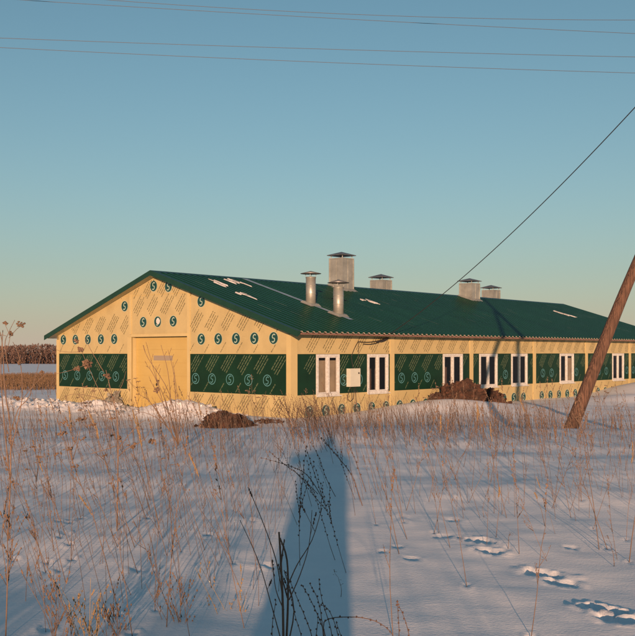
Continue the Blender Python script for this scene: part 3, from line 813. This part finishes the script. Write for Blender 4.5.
# ------------------------------------------------------------------ earth heaps
def heap(name, label, cx, cy, sx, sy, h, seed, m, clods, cs=.14, cat='heap', rot=0.0, group=None, ridged=.35):
    rg = random.Random(seed); mb = MB(); n = 40; k0 = hz(cx, cy)
    cr_, sr_ = math.cos(rot), math.sin(rot)
    def prof(a, b):
        r = math.hypot(a, b); z = max(0, 1-r**2.6)
        z *= 1+ridged*mnoise.noise(Vector((a*2.5+seed, b*2.5, 1)))*1.5+ridged*.6*mnoise.noise(Vector((a*7+seed, b*7, 3)))
        return z*h
    def wp(a, b): 
        X_, Y_ = a*sx, b*sy; return cx+X_*cr_-Y_*sr_, cy+X_*sr_+Y_*cr_
    vs = []
    for i in range(n+1):
        for j in range(n+1):
            a = -1.05+2.1*i/n; b = -1.05+2.1*j/n; x, y = wp(a, b)
            z = hz(x, y)+prof(a, b)-.05-.10*(math.hypot(a,b) > .98)
            vs.append((x-cx, y-cy, z-k0))
    fs = [(i*(n+1)+j, (i+1)*(n+1)+j, (i+1)*(n+1)+j+1, i*(n+1)+j+1) for i in range(n) for j in range(n)]
    mb.add(vs, fs)
    for _ in range(clods):
        a, b = rg.gauss(0,.48), rg.gauss(0,.48)
        if math.hypot(a,b) > 1.15: continue
        x, y = wp(a, b); z = hz(x,y)+prof(a,b); s_ = cs*rg.uniform(.35,1.25)
        mb.blob((x-cx, y-cy, z-k0+s_*.2), s_, s_*rg.uniform(.7,1.1), s_*rg.uniform(.6,.95), rg, jit=.38)
    o = mb.build(name, [m]); o.location = (cx, cy, k0); tag(o, label, cat, group)
    return o
P = at(463, 0, 38.0); heap('dirt_heap', 'reddish brown heap of frozen earth clods below the windows of the long wall', P.x, P.y, 1.05, .85, .50, 5, M['earth'], 520, .19, rot=.2)
P = at(488, 0, 38.6); heap('dirt_heap', 'low tail of dark frozen clods at the right foot of the earth heap', P.x, P.y, .85, .6, .44, 15, M['earth'], 150, .11, rot=.1)
P = at(437, 0, 37.0); heap('dirt_heap', 'small lone clump of red clods on the snow left of the window heap', P.x, P.y, .30, .3, .20, 25, M['earth'], 40, .08)
P = at(226, 420, 29.2); heap('dirt_heap', 'brown earth mound half buried in snow right of the big door', P.x, P.y, .85, .75, .38, 9, M['earth'], 360, .085)
P = at(268, 421, 30.2); heap('dirt_heap', 'flat spread of brown clods lying before the barn corner', P.x, P.y, .6, .4, .06, 19, M['earth'], 60, .06)
P = at(115, 410, 38.2); heap('rubble_heap', 'small grey rubble lump on the snow bank left of the door', P.x, P.y, .5, .5, .46, 29, M['greylump'], 30, .12)
P = at(121, 406, 38.6)
# lumps of broken snow on the bank in front of the gable
mb = MB(); rg = random.Random(77)
for _ in range(170):
    by = rg.uniform(6.0, 15.8); bx = -rg.uniform(.5, 3.6)
    if 6 < by < 7.2 and rg.random() < .6: continue
    P = to_world(bx, by); s_ = rg.uniform(.02, .10)
    mb.blob((P.x, P.y, hz(P.x,P.y)+rg.uniform(-.04,.10)), s_*1.1, s_, s_*.8, rg, jit=.35)
for _ in range(120):
    by = rg.uniform(1.2, 6.0); bx = -rg.uniform(.8, 2.6); P = to_world(bx, by); s_ = rg.uniform(.04,.12)
    mb.blob((P.x, P.y, hz(P.x,P.y)+s_*.1), s_, s_, s_*.6, rg, jit=.35)
o = mb.build('snow_lumps', [M['dirty_snow']]); tag(o, 'broken lumps of snow heaped against the yellow gable', 'snow', kind='stuff')

# ------------------------------------------------------------------ weeds
def curve_pts(h, bend, n=7, wob=.012, rg=None):
    p = []; 
    for i in range(n+1):
        t = i/n; p.append(Vector((bend*h*t*t+rg.uniform(-wob,wob)*t, rg.uniform(-wob,wob)*t, h*t)))
    return p
def make_weed(kind, seed):
    """returns meshes (stem, heads) for a plant one metre tall, base at the origin"""
    rg = random.Random(seed); st_ = MB(); hd_ = MB()
    bend = rg.uniform(-.12,.12); P_ = curve_pts(1.0, bend, 7, .010, rg)
    def at_(t):
        k = min(int(t*7), 6); return P_[k].lerp(P_[k+1], t*7-k)
    st_.tube([p for p in P_], [.0027*(1-.62*i/7) for i in range(8)], 4, sm=True)
    st_.tube([P_[0]-Vector((0,0,.12)), P_[0]], .0030, 4)
    if kind == 'A':
        for _ in range(rg.randint(5,9)):
            t = rg.uniform(.3,.98); a = rg.uniform(0,6.28); b = at_(t); l = rg.uniform(.02,.07)
            e = b+Vector((math.cos(a)*l*.6, math.sin(a)*l*.6, l)); st_.tube([b, e], [.0018,.001], 3); hd_.blob(e, .005,.005,.008, rg)
        for _ in range(5): hd_.blob(at_(rg.uniform(.9,1)), .006,.006,.012, rg)
    elif kind == 'B':
        for _ in range(rg.randint(6,12)):
            t = rg.uniform(.28,.96); a = rg.uniform(0,6.28); b = at_(t); l = rg.uniform(.06,.2)*(1.15-t)
            q = rg.uniform(.25,.5)
            m1 = b+Vector((math.cos(a)*l*q*.7, math.sin(a)*l*q*.7, l*.5)); e = b+Vector((math.cos(a)*l*q, math.sin(a)*l*q, l))
            st_.tube([b, m1, e], [.0022,.0016,.001], 3)
            for j in range(rg.randint(3,6)):
                c = b.lerp(e, rg.uniform(.25,1)); hd_.blob(c+Vector((rg.uniform(-.006,.006),rg.uniform(-.006,.006),0)), .0032,.0032,.006, rg)
        for _ in range(12): hd_.blob(at_(rg.uniform(.8,1))+Vector((rg.uniform(-.006,.006),rg.uniform(-.006,.006),0)), .005,.005,.010, rg)
    elif kind == 'C':
        for j in range(20):
            t = .25+.74*j/19; a = j*2.4; b = at_(t)
            hd_.blob(b+Vector((math.cos(a)*.007, math.sin(a)*.007, .004)), .0072,.0072,.011, rg)
        for _ in range(3):
            t = rg.uniform(.3,.7); a = rg.uniform(0,6.28); b = at_(t); l = rg.uniform(.18,.34)
            br = [b+Vector((math.cos(a)*l*.45*k, math.sin(a)*l*.45*k, l*k)) for k in (0,.33,.66,1)]
            st_.tube(br, [.0028,.0022,.0018,.001], 3)
            for k in range(9): c = br[0].lerp(br[3], .15+.85*k/8); hd_.blob(c+Vector((rg.uniform(-.006,.006),rg.uniform(-.006,.006),0)), .0065,.0065,.010, rg)
    elif kind == 'D':
        for _ in range(rg.randint(4,7)):
            t = rg.uniform(.62,.9); a = rg.uniform(0,6.28); b = at_(t); l = rg.uniform(.12,.26)
            e = b+Vector((math.cos(a)*l*.55, math.sin(a)*l*.55, l)); m1 = b.lerp(e,.5)+Vector((0,0,-.015))
            st_.tube([b, m1, e], [.0026,.002,.0013], 3)
            for j in range(9): hd_.blob(e+Vector((rg.uniform(-.02,.02),rg.uniform(-.02,.02),rg.uniform(-.004,.008))), .007,.007,.006, rg)
        for j in range(12): hd_.blob(P_[-1]+Vector((rg.uniform(-.022,.022),rg.uniform(-.022,.022),rg.uniform(-.004,.008))), .008,.008,.007, rg)
    else:  # E plume
        for j in range(60):
            t = .80+.20*(j/59); b = at_(min(t,1)); w = .009*math.sin(math.pi*min(1,(t-.78)/.23))+.002; a = rg.uniform(0,6.28)
            hd_.blob(b+Vector((math.cos(a)*w*.6, math.sin(a)*w*.6, 0)), .0032,.0032,.013, rg)
    return st_, hd_
KM = {'A':('stalk','seed'), 'B':('stalk','seed'), 'C':('stalk_dark','seed_dark'), 'D':('stalk','seed'), 'E':('stalk','plume')}
VARS = {}
for ki, kd in enumerate('ABCDE'):
    VARS[kd] = []
    for v in range(5):
        a, b = make_weed(kd, 100*ki+v)
        far = MB(); far.v = list(a.v); far.f = list(a.f); far.m = [0]*len(a.f); far.smooth = list(a.smooth)
        n0 = len(far.v); far.v += b.v; far.f += [tuple(i+n0 for i in f) for f in b.f]; far.m += [1]*len(b.f); far.smooth += b.smooth
        ms = [M[KM[kd][0]], M[KM[kd][1]]]
        VARS[kd].append((a.mesh('stem', [ms[0]]), b.mesh('seed_head', [ms[1]]), far.mesh('dry_weed', ms)))
WK = {'A':'bare dry stalk', 'B':'seeded wormwood stalk', 'C':'dark beaded stalk', 'D':'flat headed weed', 'E':'plumed grass stalk'}
def weed_label(kd, x, y, lx, h):
    px = CX+F*x/y
    if h < .3: w = 'short stubby '+WK[kd]
    else: w = ('left leaning ' if lx < -.12 else ('right leaning ' if lx > .10 else 'upright '))+WK[kd]
    if px < 120: z = 'below the left green band'
    elif px < 200: z = 'below the big yellow door'
    elif px < 292: z = 'below the gable right of the door'
    elif px < 360: z = 'in or by the blue shadow strip'
    elif px < 470: z = 'below the first windows'
    elif px < 545: z = 'below the earth heap'
    else: z = 'below the leaning pole'
    q = 'near the camera' if y < 8 else ('midway up the snow' if y < 13.5 else 'by the far crest')
    return f'{w} {z}, {q}'
GL = {'A':'bare dry stalks in the snow', 'B':'dry wormwood stalks in the snow', 'C':'dark beaded stalks in the snow', 'D':'dry flat headed weeds in the snow', 'E':'plumed dry grasses in the snow'}
NM = {'A':'dry_stalk', 'B':'dry_wormwood', 'C':'beaded_weed', 'D':'flat_headed_weed', 'E':'plumed_grass'}
for (x, y, kd, h, lx, ly, sp) in WEEDS:
    stem_m, head_m, far_m = rnd.choice(VARS[kd])
    zz = float(height(np.array([x]), np.array([y]))[0])
    near = y < 9.5
    rt = bpy.data.objects.new(NM[kd], None if near else far_m); C.objects.link(rt)
    rt.location = (x, y, zz); fat = max(1.0, min(1.4, y/12.0))
    # lean about the base, then spin about the stem
    rt.rotation_euler = (Matrix.Rotation(math.atan(lx), 4, 'Y') @ Matrix.Rotation(-math.atan(ly), 4, 'X') @ Matrix.Rotation(sp, 4, 'Z')).to_euler()
    rt.scale = (h*fat if h > .5 else 1, h*fat if h > .5 else 1, h)
    tag(rt, weed_label(kd, x, y, lx, h), 'weed', GL[kd])
    if near:
        for nme, me in (('stem', stem_m), ('seed_head', head_m)):
            c = bpy.data.objects.new(nme, me); C.objects.link(c); c.parent = rt

# ---- the larger plants of the foreground, drawn stem by stem (photograph columns at a real distance)
def hero(name, label, d, stems, heads=(), buds=None, sm='stalk', hm='seed', cat='weed', depth=.10, seed=1, twigs=0):
    """stems: list of (points, r0, r1); heads: (px, py, size m)"""
    rg = random.Random(seed); root = None
    base = stems[0][0][0]; b3 = at(base[0], base[1], d); g0 = hz(b3.x, b3.y)
    if len(base) < 3: pass
    root = empty(name, (b3.x, d, g0)); tag(root, label, cat)
    off = Vector((b3.x, d, g0))
    st_ = MB(); hd_ = MB()
    for i, (pts, r0, r1) in enumerate(stems):
        dd = 0 if i == 0 else rg.uniform(-depth, depth)
        n = len(pts); P_ = []
        for k, q in enumerate(pts):
            w = at(q[0], q[1], d+dd*(k/(n-1))*1.0)-off; P_.append(w)
        if i == 0: P_[0].z = min(P_[0].z, -.05)
        # smooth through the points
        Q = []
        for k in range(n-1):
            a = P_[max(k-1,0)]; b = P_[k]; c = P_[k+1]; e = P_[min(k+2,n-1)]
            for s_ in range(4):
                t = s_/4; Q.append(.5*((2*b)+(c-a)*t+(2*a-5*b+4*c-e)*t*t+(3*b-a-3*c+e)*t**3))
        Q.append(P_[-1])
        st_.tube(Q, [r0+(r1-r0)*k/(len(Q)-1) for k in range(len(Q))], 6)
        if buds:
            L_ = len(Q)
            total = sum((Q[j+1]-Q[j]).length for j in range(L_-1)); m = int(total/buds[0])
            for j in range(int(m*.25), m+1):
                t = j/max(m,1)*(L_-1); k = min(int(t), L_-2); c = Q[k].lerp(Q[k+1], t-k)
                a = j*2.4; hd_.blob(c+Vector((math.cos(a)*buds[1]*.7, math.sin(a)*buds[1]*.7, math.sin(a)*buds[1]*.4)), buds[1], buds[1], buds[1]*1.3, rg)
        for _ in range(twigs):
            k = rg.randint(len(Q)//3, len(Q)-2); c = Q[k]; l = rg.uniform(.05,.16)
            a = rg.uniform(0,6.28); e = c+Vector((math.cos(a)*l*.5, math.sin(a)*l*.5, l)); st_.tube([c, e], [r1*1.1, r1*.6], 3)
            for j in range(5): hd_.blob(c.lerp(e, rg.uniform(.3,1)), .005,.005,.009, rg)
    st_.build('stem', [M[sm]], root)
    if hd_.f: hd_.build('bud' if buds else 'seed_head', [M[hm]], root)
    for (hx, hy, hs) in heads:
        h_ = MB(); c = at(hx, hy, d)-off
        for _ in range(14): h_.blob(c+Vector((rg.gauss(0,.4),rg.gauss(0,.4),rg.gauss(0,.28)))*hs, hs*.42, hs*.42, hs*.34, rg, jit=.35)
        h_.build('flower_head', [M[hm]], root)
    return root
hero('tall_dry_plant', 'tall branching dry plant with dark heads at the left edge, above the treeline', 8.0,
     [([(8,500),(11,440),(5,390),(2,340),(-4,325)], .007,.003), ([(9,470),(4,420),(1,372),(3,330)], .006,.003), ([(9,372),(5,345),(9,332),(15,320)], .004,.002),
      ([(7,350),(10,338),(8,331),(4,322)], .003,.0015), ([(-6,336),(2,335),(6,336)], .003,.002), ([(9,338),(16,330),(22,325)], .003,.0015),
      ([(10,455),(22,400),(20,360),(13,342)], .005,.002), ([(9,440),(18,410),(30,395),(42,352)], .005,.002), ([(22,400),(34,385),(48,372)], .003,.0015)],
     heads=[(6,323,.028),(21,324.5,.034),(11,333,.030),(17,398,.03),(20,362,.024),(42,372,.022),(1,350,.02)], seed=2)
hero('branching_dry_weed', 'slender branching weed with five ragged brown heads before the left green band', 8.4,
     [([(117,476),(118,430),(113,400),(106,370)], .007,.003), ([(116,440),(109,410),(98,388),(82,352)], .004,.0018), ([(104,372),(92,352),(85,338)], .003,.0015),
      ([(117,458),(128,448),(144,440),(152,426)], .004,.002), ([(118,450),(125,440),(138,425),(146,420)], .003,.002), ([(116,446),(104,450),(90,454)], .004,.002),
      ([(113,400),(122,385),(126,371)], .003,.0015), ([(112,405),(98,398),(74,394),(60,400)], .003,.0015), ([(82,352),(66,352),(57,350)], .0025,.0015),
      ([(88,364),(72,370),(56,374)], .0025,.0015)],
     heads=[(76,341,.030),(81,349,.034),(88,364,.052),(77,369,.032),(107,376,.040),(133,447,.038),(119,438,.034),(152,441,.034),(106,390,.022)], seed=3)
hero('dry_bush', 'leggy twiggy bush fanning up in front of the big yellow door', 15.5,
     [([(178,447),(168,420),(158,385),(146,342)], .009,.003), ([(178,445),(172,410),(168,372),(161,345)], .008,.003), ([(178,444),(176,410),(174,375),(168,350)], .008,.003),
      ([(178,444),(160,415),(148,400),(138,394)], .008,.003), ([(176,440),(150,402),(143,398)], .007,.003), ([(178,444),(170,395),(148,358),(143,345)], .007,.003),
      ([(178,445),(166,402),(152,372),(146,366)], .007,.003), ([(178,446),(180,415),(177,392),(173,362)], .008,.003), ([(177,444),(172,420),(160,398),(150,380)], .006,.003),
      ([(178,446),(184,425),(188,405),(190,392)], .006,.003), ([(175,438),(160,420),(140,412),(132,422)], .006,.003), ([(170,425),(165,400),(157,380),(156,366)], .006,.003)],
     heads=[(157,390,.05),(158,381,.03)], seed=4, depth=.35, twigs=3)
hero('dark_broken_weed', 'dark broken weed with the thickest stem rising at the bottom centre', 4.4,
     [([(284,660),(283,612),(281,565),(279,532)], .0068,.0046), ([(286,650),(288,600),(287,560),(280,538)], .006,.004), ([(283,600),(276,560),(262,520),(248,487)], .0032,.0015),
      ([(286,590),(297,565),(312,540),(322,508)], .0030,.0015), ([(289,600),(300,575),(309,545),(312,510)], .0028,.0014), ([(284,610),(276,590),(272,560)], .003,.0016),
      ([(285,655),(294,610),(284,570)], .004,.002), ([(281,640),(270,600),(258,560),(240,520)], .003,.0014)], sm='stalk_dark', hm='seed_dark', seed=5, depth=.12, twigs=1)
hero('beaded_weed_clump', 'clump of dark beaded sprays fanning out at the bottom edge right of centre', 4.2,
     [([(330,660),(325,640),(313,605),(302,585)], .0024,.0012), ([(318,660),(310,630),(298,600),(286,572)], .0024,.0012), ([(325,660),(322,622),(318,600),(310,584)], .0024,.0012),
      ([(334,660),(331,630),(322,600),(319,580)], .0024,.0012), ([(340,660),(338,635),(330,612),(322,605)], .0022,.0012), ([(330,650),(324,622),(350,617),(375,621),(392,634),(398,655)], .0026,.0012),
      ([(412,660),(410,640),(405,620),(398,604)], .0024,.0012), ([(398,660),(399,630),(397,601)], .0020,.0012), ([(300,660),(302,640),(294,612),(290,590)], .0022,.0012),
      ([(345,660),(342,640),(336,622)], .0022,.0012), ([(275,660),(272,630),(276,600)], .0022,.0012), ([(310,660),(316,636),(318,618)], .0022,.0012)],
     buds=(.030,.0048), sm='stalk_dark', hm='seed_dark', seed=6, depth=.12)
hero('leaning_beaded_weed', 'dark leaning spray with beads, reaching left across the shadow strip', 10.5,
     [([(324,486),(308,476),(290,466),(262,458)], .005,.002), ([(318,494),(300,476),(284,464),(270,452)], .004,.002), ([(340,505),(326,478),(318,455),(304,432)], .004,.002)],
     buds=(.05,.009), sm='stalk_dark', hm='seed_dark', seed=7)
hero('leaning_beaded_weed', 'dark beaded spray arching up left from the right rim of the shadow strip', 9.8,
     [([(364,498),(352,476),(336,455),(322,438)], .005,.002), ([(366,492),(356,462),(348,440),(346,420)], .004,.002), ([(330,520),(320,490),(310,460),(300,430)], .004,.002)],
     buds=(.05,.009), sm='stalk_dark', hm='seed_dark', seed=8)
hero('tall_dry_plant', 'tall reddish plume weed standing at the lower left corner', 5.2,
     [([(5,660),(7,600),(8,550),(5,500)], .0045,.002), ([(7,590),(12,550),(15,520)], .002,.001), ([(6,570),(2,540),(4,515)], .002,.001)], hm='seed', seed=9, twigs=9)
for k, (bx0, lab) in enumerate([(60,'fluffy reddish grass tuft at the lower left, nearest the corner plume'), (88,'golden branching tuft of dry grass at the bottom, right of the corner tuft'),
                                (118,'dry curled leafy weed at the bottom left of centre'), (182,'tufted dry weeds at the bottom left of the dark broken weed'), (238,'pale straw tuft just left of the dark broken weed')]):
    rg = random.Random(40+k); st_ = []
    for j in range(9):
        x0 = bx0+rg.uniform(-10,10); l = rg.uniform(40,95); le = rg.uniform(-.45,.25)
        st_.append(([(x0,665),(x0+le*l*.3,665-l*.5),(x0+le*l,665-l*1.05)], .0026,.001))
    hero('grass_tuft', lab, 4.9+.25*k, st_, sm='straw' if k in (1,4) else 'stalk', hm='plume' if k in (1,4) else 'seed', seed=50+k, twigs=4, depth=.2, cat='grass tuft')

# fine stalks that nobody could count: the belt along the crest and behind it
def stalk_field(name, label, boxes, m, seed):
    rg = random.Random(seed); mb = MB()
    for (n, f, h0, h1, r) in boxes:
        for _ in range(n):
            x, y = f(rg); z = hz(x, y); h = rg.uniform(h0, h1); lx = rg.gauss(-.12,.2); ly = rg.gauss(0,.15)
            mb.tube([(x,y,z-.03),(x+lx*h*.45,y+ly*h*.45,z+h*.55),(x+lx*h,y+ly*h,z+h)], [r, r*.8, r*.4], 3, sm=True, cap=False)
            for _k in range(2):
                t = rg.uniform(.5,1); c = (x+lx*h*t, y+ly*h*t, z+h*t); mb.blob(c, r*1.3, r*1.3, r*3.2, rg) if r < .015 else None
    o = mb.build(name, [m]); tag(o, label, 'grass', kind='stuff'); return o
def fx(px0, px1, d0, d1):
    def f(rg): d = rg.uniform(d0, d1); return ((rg.uniform(px0, px1)-CX)/F*d, d)
    return f
stalk_field('dry_grass', 'thin reddish stalks along the crest of the snow field', [
    (700, fx(290, 760, 15.5, 21.5), .3, .78, .0036), (420, fx(-120, 290, 14, 21.5), .3, .85, .0036), (420, fx(285, 560, 17, 20.5), .3, .72, .0038),
    (110, fx(300, 760, 21, 28), .3, .7, .005), (420, fx(-80, 285, 6, 15), .2, .8, .0020), (260, fx(-700, -100, 6, 21), .3, .9, .003), (260, fx(740, 1300, 6, 21), .3, .9, .003), (140, fx(352, 760, 9, 15), .2, .7, .0022)], M['stalk'], 31)
def fb(rg):
    d = rg.uniform(56, 92); return ((rg.uniform(-260, 150)-CX)/F*d, d)
stalk_field('far_grass', 'strip of orange dry grass on the far field beyond the barn', [(26000, fb, .12, .5, .016)], mat('far_straw', (.20,.125,.065), .9, var=.3, vscale=.3), 32)
def fb2(rg):
    d = rg.uniform(44, 60); return ((rg.uniform(-200, 60)-CX)/F*d, d)
stalk_field('far_grass', 'thin scattered grass on the snow left of the barn', [(260, fb2, .4, 1.0, .010)], M['stalk'], 33)
for k, (cx_, cy_, rr_, hh_) in enumerate([(-1.25,-2.2,.22,.9),(-1.75,-3.4,.3,1.15),(-2.3,-2.0,.3,.95),(-2.9,-5.0,.4,1.6),(-3.4,-3.0,.35,1.2),(-4.2,-4.4,.4,1.7),(-1.0,-5.5,.22,1.5),(-5.2,-4.0,.5,1.8)]):  # clumps added out of view to streak the left snow with shade
    stalk_field('unseen_shade_grass', 'clump of dry grass added unseen behind the viewpoint to shade the snow', [(150, (lambda rg, a=cx_, b=cy_, q=rr_: (rg.gauss(a, q*.6), rg.gauss(b, q*.6))), hh_*.5, hh_, .006)], M['stalk'], 60+k)
def fbk(rg): return (rg.uniform(-5, 1.6), rg.uniform(-9, -1.2))  # loose weeds added out of view for the stripes of their shadows
stalk_field('unseen_shade_grass', 'dry weeds added unseen behind the viewpoint to cast shadow stripes', [(60, fbk, .8, 1.5, .006)], M['stalk'], 34)
def fbk2(rg): return (rg.uniform(-3.6, -1.85), rg.uniform(-1.6, -.5))  # dense block added out of view to darken the lower left snow by its shadow
stalk_field('unseen_shade_grass', 'thick dry grass added unseen to the left behind the viewpoint for its shade', [(700, fbk2, .55, .80, .008)], M['stalk'], 35)

# ------------------------------------------------------------------ the wood on the horizon
mb = MB(); rg = random.Random(12)
for k in range(4200):
    az = rg.uniform(-44, 44); d = rg.uniform(330, 372)/math.cos(R(az*.4)); x, y = d*math.sin(R(az)), d*math.cos(R(az))
    z = hz(x, y)-.3; h = rg.uniform(6.2, 7.0)*(1+.04*math.sin(az*1.1)); w = rg.uniform(.7, 1.5)
    mb.tube([(x,y,z),(x,y,z+h*.7)], [.14,.05], 3, cap=False)
    for j in range(38):
        a = rg.uniform(0,6.28); t = rg.uniform(.03,1); rr_ = w*math.sqrt(max(0,1-((t-.5)/.52)**2))*rg.uniform(.3,1); zz = z+h*t
        cx_, cy_ = x+rr_*math.cos(a), y+rr_*math.sin(a); q = rg.uniform(.08,.26)
        b_ = rg.uniform(0,6.28)
        mb.add([(cx_-q*math.cos(b_), cy_-q*math.sin(b_), zz-.2), (cx_+q*math.cos(b_), cy_+q*math.sin(b_), zz-.1), (cx_+q*.4*math.cos(a), cy_+q*.4*math.sin(a), zz+q*2.2)], [(0,1,2)])
o = mb.build('far_wood', [M['wood']]); tag(o, 'reddish brown strip of bare woodland along the horizon', 'wood', kind='stuff')

# ------------------------------------------------------------------ the person taking the picture (only the shadow reaches the frame)
def person():
    x0, y0 = -.23, -.62; z0 = hz(x0, y0)
    root = empty('person', (x0, y0, z0)); root.scale = (1.05,1.05,1.08); tag(root, 'person in a dark winter coat holding a small camera up, standing in the snow', 'person')
    J = {'pel':(0,0,.92),'ch':(0,.01,1.30),'nk':(0,.02,1.50),'hd':(0.03,.05,1.62),'ht':(.03,.04,1.72),
         'hl':(-.10,0,.88),'kl':(-.13,.03,.48),'al':(-.14,0,.07),'tl':(-.15,.16,.03),'hr':(.10,0,.88),'kr':(.12,.03,.48),'ar':(.13,0,.07),'tr':(.14,.16,.03),
         'sl':(-.20,.01,1.44),'el':(-.50,.14,1.36),'wl':(-.06,.36,1.50),'sr':(.20,.01,1.44),'er':(.31,.16,1.34),'wr':(.12,.36,1.50)}
    rad = {'pel':.15,'ch':.165,'nk':.062,'hd':.10,'ht':.075,'hl':.105,'kl':.07,'al':.05,'tl':.045,'hr':.105,'kr':.07,'ar':.05,'tr':.045,
           'sl':.10,'el':.085,'wl':.04,'sr':.10,'er':.085,'wr':.04}
    E = [('pel','ch'),('ch','nk'),('nk','hd'),('hd','ht'),('pel','hl'),('hl','kl'),('kl','al'),('al','tl'),('pel','hr'),('hr','kr'),('kr','ar'),('ar','tr'),
         ('ch','sl'),('sl','el'),('el','wl'),('ch','sr'),('sr','er'),('er','wr')]
    # fingers: each a bent chain rooted at the palm
    for s_, w, sg in (('l','wl',1), ('r','wr',-1)):
        wx, wy, wz = J[w]; J['p'+s_] = (wx+sg*.02, wy+.045, wz+.055); rad['p'+s_] = .028; E.append((w, 'p'+s_))
        for k in range(4):
            a, b = f'f{s_}{k}a', f'f{s_}{k}b'; zz = wz+.035+k*.02
            J[a] = (wx+sg*.035, wy+.10, zz); J[b] = (wx+sg*.075, wy+.085, zz); rad[a] = .009; rad[b] = .0075; E += [('p'+s_, a), (a, b)]
        J['t'+s_+'h'] = (wx+sg*.045, wy+.05, wz+.015); rad['t'+s_+'h'] = .010; E.append(('p'+s_, 't'+s_+'h'))
    ks = list(J); me = bpy.data.meshes.new('person_body'); me.from_pydata([J[k] for k in ks], [(ks.index(a), ks.index(b)) for a, b in E], [])
    o = bpy.data.objects.new('body', me); C.objects.link(o); o.parent = root; me.materials.append(M['coat'])
    sk = o.modifiers.new('skin', 'SKIN'); sk.use_smooth_shade = True
    for k, v in zip(ks, me.skin_vertices[0].data): v.radius = (rad[k], rad[k]); v.use_root = (k == 'pel')
    sb = o.modifiers.new('sub', 'SUBSURF'); sb.levels = 2; sb.render_levels = 2
    # coat skirt, made wide and long to broaden the cast shadow, and hat
    c = MB(); c.tube([(0,0,.06),(0,0,.6),(0,0,.9),(0,.01,1.15),(0,.01,1.36)], [.27,.27,.27,.29,.29], 18); c.build('coat', [M['coat']], root)
    h = MB(); h.tube([(.03,.04,1.655),(.03,.03,1.70),(.03,.03,1.75),(.03,.03,1.775)], [.112,.115,.09,.03], 16); h.build('hat', [M['hair']], root)
    f = MB(); f.tube([(.03,.135,1.60),(.03,.165,1.58),(.03,.15,1.565)], [.008,.014,.012], 6)
    f.blob((0,.142,1.625), .012,.006,.008, random.Random(1), jit=0); f.blob((.06,.142,1.625), .012,.006,.008, random.Random(1), jit=0); f.box(.01,.05,.136,.142,1.545,1.553)
    f.build('face', [M['skin']], root)
person()
